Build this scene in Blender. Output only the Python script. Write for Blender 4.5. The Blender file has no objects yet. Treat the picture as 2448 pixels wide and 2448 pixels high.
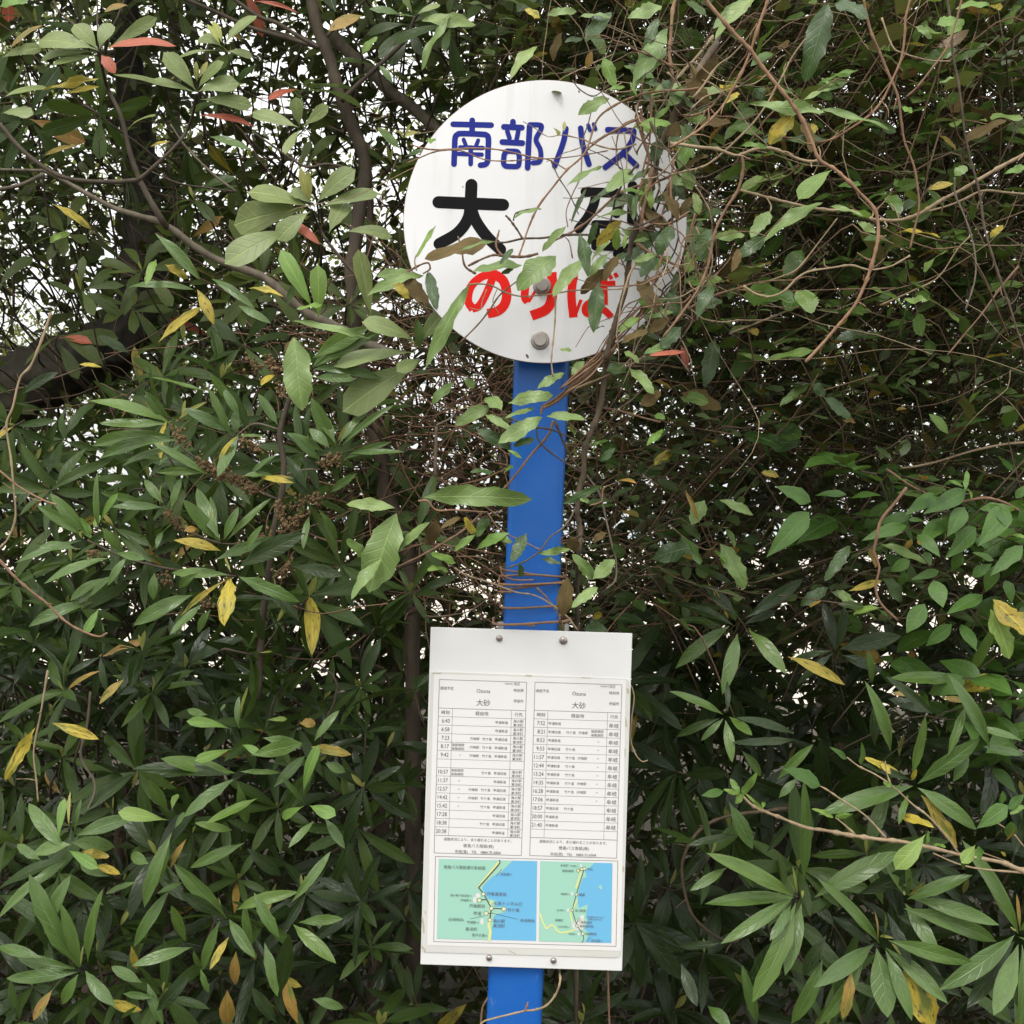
import bpy, bmesh, math, random
import numpy as np
from mathutils import Matrix, Vector

SC = bpy.context.scene
COL = SC.collection
rng = np.random.default_rng(11)
random.seed(11)

# ------------------------------------------------------------------ camera
FOV = math.radians(48.2)
TANH = math.tan(FOV / 2)
CAMZ = 1.52
ROLL = math.radians(1.77)
CA, SA = math.cos(ROLL), math.sin(ROLL)
CR = np.array([CA, 0, SA]); CU = np.array([-SA, 0, CA]); CF = np.array([0, 1.0, 0])
CC = np.array([0, 0, CAMZ])
cam = bpy.data.cameras.new('camera'); camo = bpy.data.objects.new('camera', cam); COL.objects.link(camo)
cam.sensor_fit = 'HORIZONTAL'; cam.angle = FOV; cam.clip_start = 0.05; cam.clip_end = 3000
camo.matrix_world = Matrix(((CA, -SA, 0, 0), (0, 0, -1, 0), (SA, CA, 0, CAMZ), (0, 0, 0, 1)))
SC.camera = camo

# ------------------------------------------------------------------ world, sun, exposure
SUN_EL, SUN_AZ = math.radians(52), math.radians(205)      # behind the camera, a little to the left
world = bpy.data.worlds.new('World'); SC.world = world; world.use_nodes = True
wn, wl = world.node_tree.nodes, world.node_tree.links
wn.clear()
wo = wn.new('ShaderNodeOutputWorld'); bg = wn.new('ShaderNodeBackground')
sky = wn.new('ShaderNodeTexSky'); sky.sky_type = 'NISHITA'; sky.sun_disc = False
sky.sun_elevation = SUN_EL; sky.sun_rotation = SUN_AZ; sky.dust_density = 3.0; sky.air_density = 1.0
mx = wn.new('ShaderNodeMix'); mx.data_type = 'RGBA'; mx.inputs[0].default_value = 0.94
# overcast cloud deck, three times as bright overhead as at the horizon (CIE overcast sky)
tcw = wn.new('ShaderNodeTexCoord'); sxyz = wn.new('ShaderNodeSeparateXYZ'); wl.new(tcw.outputs['Generated'], sxyz.inputs[0])
mz = wn.new('ShaderNodeMath'); mz.operation = 'MAXIMUM'; mz.inputs[1].default_value = 0; wl.new(sxyz.outputs[2], mz.inputs[0])
ma = wn.new('ShaderNodeMath'); ma.operation = 'MULTIPLY_ADD'; ma.inputs[1].default_value = 2; ma.inputs[2].default_value = 1; wl.new(mz.outputs[0], ma.inputs[0])
vm = wn.new('ShaderNodeVectorMath'); vm.operation = 'SCALE'; vm.inputs[0].default_value = (6.2, 6.16, 6.05); wl.new(ma.outputs[0], vm.inputs['Scale'])
wl.new(vm.outputs[0], mx.inputs['B'])
wl.new(sky.outputs[0], mx.inputs['A']); wl.new(mx.outputs['Result'], bg.inputs[0])
bg.inputs[1].default_value = 0.1
wl.new(bg.outputs[0], wo.inputs[0])
sun = bpy.data.lights.new('sun', 'SUN'); sun.energy = 0.8; sun.angle = math.radians(18); sun.color = (1, .97, .93)
suno = bpy.data.objects.new('sun', sun); COL.objects.link(suno)
sd = Vector((math.sin(SUN_AZ) * math.cos(SUN_EL), math.cos(SUN_AZ) * math.cos(SUN_EL), math.sin(SUN_EL)))
suno.rotation_euler = (-sd).to_track_quat('-Z', 'Y').to_euler()
vs = SC.view_settings
vs.view_transform = 'Standard'; vs.look = 'None'; vs.gamma = 1; vs.use_curve_mapping = False
vs.exposure = 0.69
SC.render.engine = 'CYCLES'
SC.cycles.max_bounces = 5; SC.cycles.diffuse_bounces = 3; SC.cycles.transmission_bounces = 3; SC.cycles.glossy_bounces = 2
SC.cycles.use_denoising = True

# ------------------------------------------------------------------ pixels of the study zooms -> points of the place
K = 2448 / 1932
ZO = {'F': (0, 0, K), 'D': (940, 170, 720 / 1932), 'TL': (0, 0, 820 / 1932), 'ML': (0, 800, 820 / 1886), 'BL': (0, 1628, 820 / 1932),
      'TR': (1628, 0, 820 / 1932), 'MR': (1628, 800, 820 / 1886), 'BR': (1628, 1628, 820 / 1932), 'PO': (1000, 850, 600 / 1656),
      'BT': (1000, 1480, 530 / 1932), 'BB': (1000, 2030, 530 / 1932), 'C1': (600, 0, 650 / 1932), 'C2': (600, 600, 650 / 1932),
      'C3': (600, 1200, 650 / 1932), 'C4': (1200, 0, 650 / 1932)}


def px(z, x, y):
    a, b, s = ZO[z]
    return a + x * s, b + y * s


def ray(x, y):
    return CF + CR * ((x - 1224) / 1224 * TANH) + CU * ((1224 - y) / 1224 * TANH)


def P(z, x, y, Y):
    x, y = px(z, x, y)
    return CC + ray(x, y) * Y


def toF(p):
    """point(s) of the place -> coordinates in the 1932 px study picture"""
    d = np.asarray(p, float) - CC
    k = 1224 / TANH / d[..., 1]
    return (1224 + d @ CR * k) / K, (1224 - d @ CU * k) / K


def pxm(Y):      # metres per 1932-px pixel at depth Y
    return 2 * Y * TANH / 1932


# ------------------------------------------------------------------ nodes
def new_mat(name):
    m = bpy.data.materials.new(name); m.use_nodes = True
    m.node_tree.nodes.clear()
    return m, m.node_tree.nodes, m.node_tree.links


def mth(n, l, op, a, b=None, c=None, clamp=False):
    q = n.new('ShaderNodeMath'); q.operation = op; q.use_clamp = clamp
    for i, v in enumerate((a, b, c)):
        if v is None: continue
        if isinstance(v, (int, float)): q.inputs[i].default_value = v
        else: l.new(v, q.inputs[i])
    return q.outputs[0]


def mixc(n, l, f, a, b, mode='MIX'):
    q = n.new('ShaderNodeMix'); q.data_type = 'RGBA'; q.blend_type = mode
    for s, v in ((q.inputs[0], f), (q.inputs['A'], a), (q.inputs['B'], b)):
        if isinstance(v, (int, float)): s.default_value = v
        elif isinstance(v, tuple): s.default_value = (*v[:3], 1)
        else: l.new(v, s)
    return q.outputs['Result']


def ramp(n, l, f, stops):
    r = n.new('ShaderNodeValToRGB')
    e = r.color_ramp.elements
    while len(e) < len(stops): e.new(1.0)
    for i, (p, c) in enumerate(stops):
        e[i].position = p; e[i].color = (*c, 1)
    l.new(f, r.inputs[0])
    return r.outputs[0]


def leaf_mat(name, cols, back=None, rough=.42, transl=.22, spots=0., veins=7, spec=.5, bright=(.55, .8, .12), vein_col=None):
    m, n, l = new_mat(name)
    oi = n.new('ShaderNodeObjectInfo'); at = n.new('ShaderNodeAttribute'); at.attribute_name = 'tint'
    r = mth(n, l, 'FRACT', mth(n, l, 'ADD', oi.outputs['Random'], at.outputs['Fac']))
    c = ramp(n, l, r, [(i / (len(cols) - 1), k) for i, k in enumerate(cols)])
    uv = n.new('ShaderNodeUVMap'); uv.uv_map = 'uv'
    sp = n.new('ShaderNodeSeparateXYZ'); l.new(uv.outputs[0], sp.inputs[0])
    u, v = sp.outputs[0], mth(n, l, 'ABSOLUTE', mth(n, l, 'SUBTRACT', sp.outputs[1], .5))
    w = mth(n, l, 'MULTIPLY', r, 61.0)
    ns = n.new('ShaderNodeTexNoise'); ns.noise_dimensions = '4D'; ns.inputs['Scale'].default_value = 3.5; ns.inputs['Detail'].default_value = 4
    l.new(uv.outputs[0], ns.inputs['Vector']); l.new(w, ns.inputs['W'])
    k = mth(n, l, 'MULTIPLY_ADD', ns.outputs['Fac'], .9, .55)
    cc = n.new('ShaderNodeCombineXYZ')
    for i in range(3): l.new(k, cc.inputs[i])
    c = mixc(n, l, 1.0, c, cc.outputs[0], 'MULTIPLY')
    # midrib and side veins
    rib = mth(n, l, 'SUBTRACT', 1.0, mth(n, l, 'MULTIPLY', v, 26.0), clamp=True)
    ph = mth(n, l, 'FRACT', mth(n, l, 'SUBTRACT', mth(n, l, 'MULTIPLY', u, float(veins)), mth(n, l, 'MULTIPLY', v, 2.6)))
    side = mth(n, l, 'SUBTRACT', 1.0, mth(n, l, 'MULTIPLY', mth(n, l, 'ABSOLUTE', mth(n, l, 'SUBTRACT', ph, .5)), 9.0), clamp=True)
    vc = vein_col or tuple(min(1, x * 2.1 + .03) for x in cols[len(cols) // 2])
    c = mixc(n, l, mth(n, l, 'MULTIPLY', rib, .6), c, vc)
    c = mixc(n, l, mth(n, l, 'MULTIPLY', side, .16), c, vc)
    if spots > .4:
        n9 = n.new('ShaderNodeTexNoise'); n9.noise_dimensions = '4D'; n9.inputs['Scale'].default_value = 2.2; n9.inputs['Detail'].default_value = 5
        l.new(uv.outputs[0], n9.inputs['Vector']); l.new(mth(n, l, 'ADD', w, 3.0), n9.inputs['W'])
        c = mixc(n, l, mth(n, l, 'MULTIPLY', mth(n, l, 'SUBTRACT', n9.outputs['Fac'], .5), 6.0, clamp=True), c, (.16, .2, .035))
    if spots:
        vo = n.new('ShaderNodeTexNoise'); vo.noise_dimensions = '4D'; vo.inputs['Scale'].default_value = 7.0; vo.inputs['Detail'].default_value = 3
        l.new(uv.outputs[0], vo.inputs['Vector']); l.new(mth(n, l, 'ADD', w, 9.0), vo.inputs['W'])
        sm = mth(n, l, 'MULTIPLY', mth(n, l, 'SUBTRACT', vo.outputs['Fac'], .66 - .1 * spots), 14.0, clamp=True)
        c = mixc(n, l, mth(n, l, 'MULTIPLY', sm, .8), c, (.06, .03, .012))
    # pale lichen and dust flecks
    fl = n.new('ShaderNodeTexVoronoi'); fl.voronoi_dimensions = '4D'; fl.inputs['Scale'].default_value = 5.0
    l.new(uv.outputs[0], fl.inputs['Vector']); l.new(w, fl.inputs['W'])
    fm = mth(n, l, 'LESS_THAN', fl.outputs['Distance'], .1)
    c = mixc(n, l, mth(n, l, 'MULTIPLY', fm, .3), c, (.32, .36, .26))
    front = c
    if back:
        ge = n.new('ShaderNodeNewGeometry')
        bc = mixc(n, l, 1.0, back, cc.outputs[0], 'MULTIPLY')
        bc = mixc(n, l, mth(n, l, 'MULTIPLY', rib, .4), bc, tuple(x * .6 for x in back))
        c = mixc(n, l, ge.outputs['Backfacing'], c, bc)
    bs = n.new('ShaderNodeBsdfPrincipled'); l.new(c, bs.inputs['Base Color'])
    l.new(mth(n, l, 'MULTIPLY_ADD', ns.outputs['Fac'], .3, rough - .12), bs.inputs['Roughness'])
    bs.inputs['Specular IOR Level'].default_value = spec
    bu = n.new('ShaderNodeBump'); bu.inputs['Strength'].default_value = .35; bu.inputs['Distance'].default_value = .002
    hh = mth(n, l, 'SUBTRACT', mth(n, l, 'MULTIPLY', ns.outputs['Fac'], 1.2), mth(n, l, 'ADD', mth(n, l, 'MULTIPLY', side, .5), rib))
    l.new(hh, bu.inputs['Height']); l.new(bu.outputs[0], bs.inputs['Normal'])
    tr = n.new('ShaderNodeBsdfTranslucent')
    l.new(mixc(n, l, .6, front, tuple(x * .5 for x in bright)), tr.inputs['Color'])
    ms = n.new('ShaderNodeMixShader'); ms.inputs[0].default_value = transl
    l.new(bs.outputs[0], ms.inputs[1]); l.new(tr.outputs[0], ms.inputs[2])
    o = n.new('ShaderNodeOutputMaterial'); l.new(ms.outputs[0], o.inputs[0])
    return m


def bark_mat(name, a, b, scale=60, rough=.8, bump=.4, stretch=(1, 1, .35)):
    m, n, l = new_mat(name)
    tc = n.new('ShaderNodeTexCoord'); mp = n.new('ShaderNodeMapping'); mp.inputs['Scale'].default_value = stretch
    l.new(tc.outputs['Object'], mp.inputs[0])
    ns = n.new('ShaderNodeTexNoise'); ns.inputs['Scale'].default_value = scale; ns.inputs['Detail'].default_value = 6
    l.new(mp.outputs[0], ns.inputs['Vector'])
    n2 = n.new('ShaderNodeTexNoise'); n2.inputs['Scale'].default_value = scale * .12; l.new(tc.outputs['Object'], n2.inputs['Vector'])
    f = mth(n, l, 'ADD', mth(n, l, 'MULTIPLY', ns.outputs['Fac'], .6), mth(n, l, 'MULTIPLY', n2.outputs['Fac'], .5))
    c = ramp(n, l, f, [(.32, a), (.72, b)])
    bs = n.new('ShaderNodeBsdfPrincipled'); l.new(c, bs.inputs['Base Color']); bs.inputs['Roughness'].default_value = rough
    bu = n.new('ShaderNodeBump'); bu.inputs['Strength'].default_value = bump; bu.inputs['Distance'].default_value = .004
    l.new(ns.outputs['Fac'], bu.inputs['Height']); l.new(bu.outputs[0], bs.inputs['Normal'])
    o = n.new('ShaderNodeOutputMaterial'); l.new(bs.outputs[0], o.inputs[0])
    return m


def plain(name, col, rough=.5, spec=.5, metal=0., dirt=0., dcol=(.2, .17, .1), dscale=6, bump=0.):
    m, n, l = new_mat(name)
    bs = n.new('ShaderNodeBsdfPrincipled'); bs.inputs['Roughness'].default_value = rough
    bs.inputs['Specular IOR Level'].default_value = spec; bs.inputs['Metallic'].default_value = metal
    tc = n.new('ShaderNodeTexCoord')
    ns = n.new('ShaderNodeTexNoise'); ns.inputs['Scale'].default_value = dscale; ns.inputs['Detail'].default_value = 6; ns.inputs['Roughness'].default_value = .65
    l.new(tc.outputs['Object'], ns.inputs['Vector'])
    f = mth(n, l, 'MULTIPLY', mth(n, l, 'SUBTRACT', ns.outputs['Fac'], .45), 3.0 * dirt, clamp=True)
    l.new(mixc(n, l, f, col, dcol), bs.inputs['Base Color'])
    l.new(mth(n, l, 'MULTIPLY_ADD', ns.outputs['Fac'], .25, rough - .12), bs.inputs['Roughness'])
    if bump:
        bu = n.new('ShaderNodeBump'); bu.inputs['Strength'].default_value = bump; bu.inputs['Distance'].default_value = .001
        n3 = n.new('ShaderNodeTexNoise'); n3.inputs['Scale'].default_value = 300; l.new(tc.outputs['Object'], n3.inputs['Vector'])
        l.new(n3.outputs['Fac'], bu.inputs['Height']); l.new(bu.outputs[0], bs.inputs['Normal'])
    o = n.new('ShaderNodeOutputMaterial'); l.new(bs.outputs[0], o.inputs[0])
    return m


def warm(cols, r=1.02, b=.72, k=1.):
    return [(c[0] * r * k, c[1] * k, c[2] * b * k) for c in cols]


G = {
    'tree': leaf_mat('leaf_tree', warm([(.066, .096, .028), (.084, .118, .034), (.05, .078, .024), (.1, .13, .033)], k=0.85), rough=.42, transl=.2, spec=.26),
    'pale': leaf_mat('leaf_tree_pale', warm([(.2, .26, .125), (.225, .285, .145), (.175, .235, .1), (.215, .265, .12)]), rough=.4, transl=.2, spec=.5),  # outer tree leaves, the sky light they catch put into the colour
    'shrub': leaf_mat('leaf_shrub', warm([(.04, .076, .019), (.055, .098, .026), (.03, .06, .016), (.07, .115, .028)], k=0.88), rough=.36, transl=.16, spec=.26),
    'lit': leaf_mat('leaf_shrub_pale', warm([(.074, .138, .036), (.094, .165, .048), (.056, .11, .03), (.11, .185, .044)]), rough=.28, transl=.15, spec=.5),  # lit copy of the shrub leaf, its brightness painted into the colour
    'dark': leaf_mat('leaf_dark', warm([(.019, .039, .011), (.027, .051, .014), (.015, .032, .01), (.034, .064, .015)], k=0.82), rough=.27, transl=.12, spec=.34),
    'inner': leaf_mat('leaf_inner', [(.03, .04, .01), (.04, .052, .013), (.022, .031, .009), (.056, .064, .015), (.055, .04, .015)], rough=.45, transl=.16, spec=.25, veins=5),  # deep leaves, the shade inside the hedge painted into their colour
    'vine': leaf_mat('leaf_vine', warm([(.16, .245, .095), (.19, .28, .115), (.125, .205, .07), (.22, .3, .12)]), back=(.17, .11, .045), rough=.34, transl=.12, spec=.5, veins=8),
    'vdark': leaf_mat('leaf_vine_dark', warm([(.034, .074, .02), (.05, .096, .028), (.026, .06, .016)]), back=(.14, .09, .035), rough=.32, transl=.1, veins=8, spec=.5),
    'brown': leaf_mat('leaf_underside', [(.11, .08, .03), (.14, .1, .038), (.09, .065, .025)], rough=.7, transl=.08, spec=.2, bright=(.3, .2, .1), vein_col=(.1, .06, .025)),
    'fresh': leaf_mat('leaf_fresh', [(.14, .27, .05), (.18, .32, .06), (.23, .34, .07), (.12, .24, .05)], rough=.4, transl=.32, bright=(.6, .9, .15)),
    'privet': leaf_mat('leaf_privet', warm([(.062, .145, .03), (.08, .17, .04), (.05, .12, .026), (.09, .185, .042)]), rough=.4, transl=.24, spec=.45),
    'bud': leaf_mat('leaf_bud', [(.32, .38, .08), (.4, .38, .11), (.34, .4, .1)], rough=.5, transl=.3, bright=(.9, .9, .3)),
    'yellow': leaf_mat('leaf_yellow', [(.5, .37, .04), (.55, .44, .05), (.42, .33, .045), (.32, .23, .05)], rough=.5, transl=.28, spots=.9, bright=(1, .8, .15)),
    'orange': leaf_mat('leaf_orange', [(.36, .2, .035), (.34, .23, .05), (.3, .17, .04), (.28, .2, .05)], rough=.5, transl=.25, spots=.6, bright=(1, .5, .12)),
    'red': leaf_mat('leaf_red', [(.42, .11, .06), (.48, .14, .08), (.42, .09, .04)], rough=.45, transl=.25, spots=.2, bright=(1, .25, .1)),
    'small': leaf_mat('leaf_small', warm([(.05, .08, .032), (.07, .105, .048), (.036, .06, .023), (.09, .13, .06), (.06, .11, .026)], k=1.05), back=(.085, .08, .038), rough=.32, transl=.16, spec=.55, veins=5),
    'far': leaf_mat('leaf_far', warm([(.05, .08, .018), (.075, .11, .022), (.032, .055, .016), (.12, .15, .03)]), rough=.5, transl=.42, bright=(.85, 1, .18), veins=4),
}
BARK = bark_mat('bark_dark', (.03, .021, .013), (.11, .083, .055))
BARKG = bark_mat('bark_grey', (.07, .055, .038), (.2, .165, .115), scale=90)
BARKT = bark_mat('bark_trunk', (.009, .008, .006), (.045, .036, .02), scale=45, bump=1.0)
VINE_RED = bark_mat('vine_reddish', (.17, .085, .045), (.34, .2, .115), scale=140)
VINE_TAN = bark_mat('vine_tan', (.2, .14, .08), (.4, .3, .18), scale=140)
VINE_DARK = bark_mat('vine_dark', (.036, .025, .014), (.14, .1, .06), scale=120)
VINE_BROWN = bark_mat('vine_brown', (.12, .062, .035), (.27, .16, .095), scale=140)
TWIG = bark_mat('twig_mass', (.05, .033, .019), (.2, .135, .08), scale=30)

# ------------------------------------------------------------------ meshes from arrays


def mesh_from(name, V, T, mat, uv=None, tint=None, smooth=True):
    me = bpy.data.meshes.new(name)
    V = np.asarray(V, np.float32); T = np.asarray(T, np.int32)
    me.vertices.add(len(V)); me.vertices.foreach_set('co', V.ravel())
    me.loops.add(T.size); me.loops.foreach_set('vertex_index', T.ravel())
    me.polygons.add(len(T)); me.polygons.foreach_set('loop_start', np.arange(0, T.size, 3, dtype=np.int32))
    me.polygons.foreach_set('use_smooth', np.full(len(T), smooth, bool))
    if uv is not None:
        ul = me.uv_layers.new(name='uv'); ul.data.foreach_set('uv', np.asarray(uv, np.float32)[T.ravel()].ravel())
    if tint is not None:
        a = me.attributes.new('tint', 'FLOAT', 'POINT'); a.data.foreach_set('value', np.asarray(tint, np.float32))
    if mat: me.materials.append(mat)
    me.update(calc_edges=True)
    return me


def link(name, me, parent=None, label=None, cat=None, group=None, kind=None):
    o = bpy.data.objects.new(name, me); COL.objects.link(o)
    if parent is not None:
        o.parent = parent; o.matrix_parent_inverse = Matrix.Translation(-parent.location)
    for k, v in (('label', label), ('category', cat), ('group', group), ('kind', kind)):
        if v: o[k] = v
    return o


def empty(name, loc, label, cat, group=None):
    o = link(name, None, None, label, cat, group)
    o.location = loc; o.empty_display_size = .05
    return o


PROF = {'obov': (1.25, .5), 'lance': (.85, .8), 'ellip': (.6, .65), 'acum': (.55, 1.05), 'far': (.7, .7)}


def leaf_template(prof, nu, nc, seed, serr=0., wave=0., petiole=.07):
    r = np.random.default_rng(seed)
    a, b = PROF[prof]
    us = np.linspace(0, 1, nu + 1); us = us ** .92
    f = lambda u: np.clip(u, 0, 1) ** a * np.clip(1 - u, 0, 1) ** b
    mxv = f(np.linspace(0, 1, 200)).max()
    droop = r.uniform(-.08, .36); fold = r.uniform(.1, .5); side = r.uniform(-.05, .05); tw = r.uniform(-.35, .35)
    ph, ph2 = r.uniform(0, 6, 2)
    V = []; U = []
    half = (nc - 1) // 2
    idx = []
    for i, u in enumerate(us):
        cz = -droop * u * u + .03 * math.sin(u * 3); cy = side * u * u
        if i in (0, nu):
            idx.append([len(V)]); V.append((u, cy, cz)); U.append((u, .5)); continue
        uu = max(0, (u - petiole) / (1 - petiole))
        w = max(.5 * f(uu) / mxv, .03)
        row = []
        for j in range(nc):
            s = (j - half) / half
            ww = w
            if abs(s) == 1 and uu > 0:
                ww = w * (1 + serr * r.uniform(-1, .7))
            y = s * ww
            z = fold * abs(y) * (1 - .6 * abs(s)) + tw * y * u + (wave * .16 * math.sin(u * 11 + (ph if s > 0 else ph2)) * abs(s) ** 2 if wave else 0)
            row.append(len(V)); V.append((u, cy + y, cz * 1.0 + z * .35)); U.append((u, .5 + s * .5))
        idx.append(row)
    T = []
    for A, B in zip(idx[:-1], idx[1:]):
        if len(A) == 1:
            T += [(A[0], B[j], B[j + 1]) for j in range(len(B) - 1)]
        elif len(B) == 1:
            T += [(A[j], B[0], A[j + 1]) for j in range(len(A) - 1)]
        else:
            for j in range(len(A) - 1):
                T += [(A[j], B[j], B[j + 1]), (A[j], B[j + 1], A[j + 1])]
    V = np.array(V, float); T = np.array(T); U = np.array(U)
    # faces must look to +z
    n = np.cross(V[T[:, 1]] - V[T[:, 0]], V[T[:, 2]] - V[T[:, 0]])
    fl = n[:, 2] < 0
    T[fl] = T[fl][:, [0, 2, 1]]
    return V, T, U


TPL = {}
for kd, pr, se, wv in (('obov', 'obov', .05, .15), ('lance', 'lance', .05, .2), ('ellip', 'ellip', .2, .7), ('acum', 'acum', .03, .2)):
    TPL[kd] = [leaf_template(pr, 12 if kd == 'ellip' else 9, 5 if kd != 'ellip' else 3, 40 + i, se if i != 3 else .15, wv) for i in range(7)]
    TPL[kd + '_lo'] = [leaf_template(pr, 5, 3, 60 + i, se * .5, wv * .5) for i in range(4)]
TPL['tiny'] = [leaf_template('ellip', 4, 3, 90 + i, .15, .5) for i in range(4)]
TPL['speck'] = [leaf_template('far', 3, 3, 95 + i, .1, .3) for i in range(3)]
MESHES = {}


def leaf_mesh(kind, i, mat):
    k = (kind, i, mat)
    if k not in MESHES:
        V, T, U = TPL[kind][i]
        MESHES[k] = mesh_from('leaf_' + mat, V, T, G[mat], U)
    return MESHES[k]


def norm(v):
    v = np.asarray(v, float)
    return v / np.maximum(np.linalg.norm(v, axis=-1, keepdims=True), 1e-9)


class Plant:
    """one plant: an Empty with branches, up to 290 leaf objects and the rest of its leaves as one part"""

    def __init__(s, name, loc, label, cat, group=None):
        s.root = empty(name, loc, label, cat, group)
        s.L = []          # (priority, base, xdir, normal, length, width, kind, mat, label)
        s.tw = []         # twigs (pts, radii)

    def leaf(s, base, X, N, length, width, kind, mat, pri=None, label=None):
        base = np.asarray(base, float); X = norm(X)
        N = np.asarray(N, float); N = N - X * (N @ X); N = norm(N)
        fx, fy = toF(base + X * length * .5)
        if pri is None:
            g = gap1(base + X * length * .55)
            if mat != 'bud' and rng.uniform() < g * .95: return
            pri = length * width / base[1] ** 2 if (-30 < fx < 1962 and -30 < fy < 1962) else -1
        s.L.append((pri, base, X, N, length, width, kind, mat, label))

    def rosette(s, p, axis, n, length, wr, kind, mat, young=2, spread=(50, 95), old=.05, pri=None, label=None):
        axis = norm(axis)
        t = norm(np.cross(axis, rng.normal(size=3))); b = np.cross(axis, t)
        a0 = rng.uniform(0, 6.28)
        for i in range(n):
            ph = a0 + i * 2.39996 + rng.normal(0, .18); th = math.radians(rng.uniform(*spread))
            rad = t * math.cos(ph) + b * math.sin(ph)
            X = axis * math.cos(th) + rad * math.sin(th); X[2] -= .12; X = norm(X)
            N = axis - X * (axis @ X) + rng.normal(0, .18, 3)
            le = length * rng.uniform(.68, 1.12)
            m = mat
            q = rng.uniform()
            if q < old: m = rng.choice(['yellow', 'orange', 'yellow', 'red' if mat == 'tree' else 'orange'])
            s.leaf(p - axis * rng.uniform(0, .02) * (i > n * .5), X, N, le, le * wr * rng.uniform(.85, 1.15), kind, m, pri, label)
        for i in range(young):
            X = norm(axis + rng.normal(0, .22, 3)); X = norm(X + np.array([0, 0, .5]))
            le = length * rng.uniform(.22, .42)
            s.leaf(p, X, np.cross(X, rng.normal(size=3)), le, le * .24, 'lance', 'bud')

    def twig(s, pts, r0, r1):
        s.tw.append((np.array(pts, float), r0, r1))

    def build(s, twig_mat, max_parts=290, lo=None):
        s.L.sort(key=lambda a: -a[0])
        rest = s.L[max_parts:]
        inv = Matrix.Translation(-s.root.location)
        for k, (pri, b, X, N, le, wd, kind, mat, lab) in enumerate(s.L[:max_parts]):
            if pri < 0: rest.append(s.L[k]); continue
            i = int(rng.integers(len(TPL[kind])))
            o = bpy.data.objects.new('leaf', leaf_mesh(kind, i, mat)); COL.objects.link(o)
            o.parent = s.root
            Yv = np.cross(N, X)
            o.matrix_parent_inverse = inv
            o.matrix_basis = Matrix([[X[j] * le, Yv[j] * wd, N[j] * le, b[j]] for j in range(3)] + [[0, 0, 0, 1]])
            if lab: o['label'] = lab
        bym = {}
        for q in rest: bym.setdefault(q[7], []).append(q)
        for mat, qs in bym.items():
            me = leaves_mesh(np.array([q[1] for q in qs]), np.array([q[2] for q in qs]), np.array([q[3] for q in qs]),
                             np.array([q[4] for q in qs]), np.array([q[5] for q in qs]), qs[0][6] if qs[0][6] in ('tiny', 'speck') else qs[0][6] + '_lo', mat)
            link('foliage', me, s.root, kind='stuff')
        if s.tw:
            link('twigs', tubes_mesh('twigs', s.tw, twig_mat, 5, 3), s.root, kind='stuff')


def leaves_mesh(B, X, N, le, wd, kind, mat):
    tp = TPL[kind]; X = norm(X); N = norm(N - X * (N * X).sum(1, keepdims=True)); Yv = np.cross(N, X)
    Vs, Ts, Us, Ks = [], [], [], []; off = 0
    pick = rng.integers(len(tp), size=len(B))
    for i, (V, T, U) in enumerate(tp):
        q = np.where(pick == i)[0]
        if not len(q): continue
        W = B[q, None] + X[q, None] * (V[None, :, 0:1] * le[q, None, None]) + Yv[q, None] * (V[None, :, 1:2] * wd[q, None, None]) + N[q, None] * (V[None, :, 2:3] * le[q, None, None])
        Vs.append(W.reshape(-1, 3)); nv = len(V)
        Ts.append((T[None] + (np.arange(len(q)) * nv)[:, None, None]).reshape(-1, 3) + off)
        Us.append(np.tile(U, (len(q), 1))); Ks.append(np.repeat(rng.uniform(size=len(q)), nv))
        off += len(q) * nv
    return mesh_from('foliage', np.concatenate(Vs), np.concatenate(Ts), G[mat], np.concatenate(Us), np.concatenate(Ks))


def smooth_path(p, sub):
    p = np.asarray(p, float)
    if sub <= 1 or len(p) < 3: return p
    q = np.vstack([2 * p[0] - p[1], p, 2 * p[-1] - p[-2]])
    out = []
    t = np.linspace(0, 1, sub, endpoint=False)[:, None]
    for i in range(len(p) - 1):
        a, b, c, d = q[i:i + 4]
        out.append(.5 * ((2 * b) + (c - a) * t + (2 * a - 5 * b + 4 * c - d) * t ** 2 + (3 * b - a - 3 * c + d) * t ** 3))
    return np.vstack(out + [p[-1:]])


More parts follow.
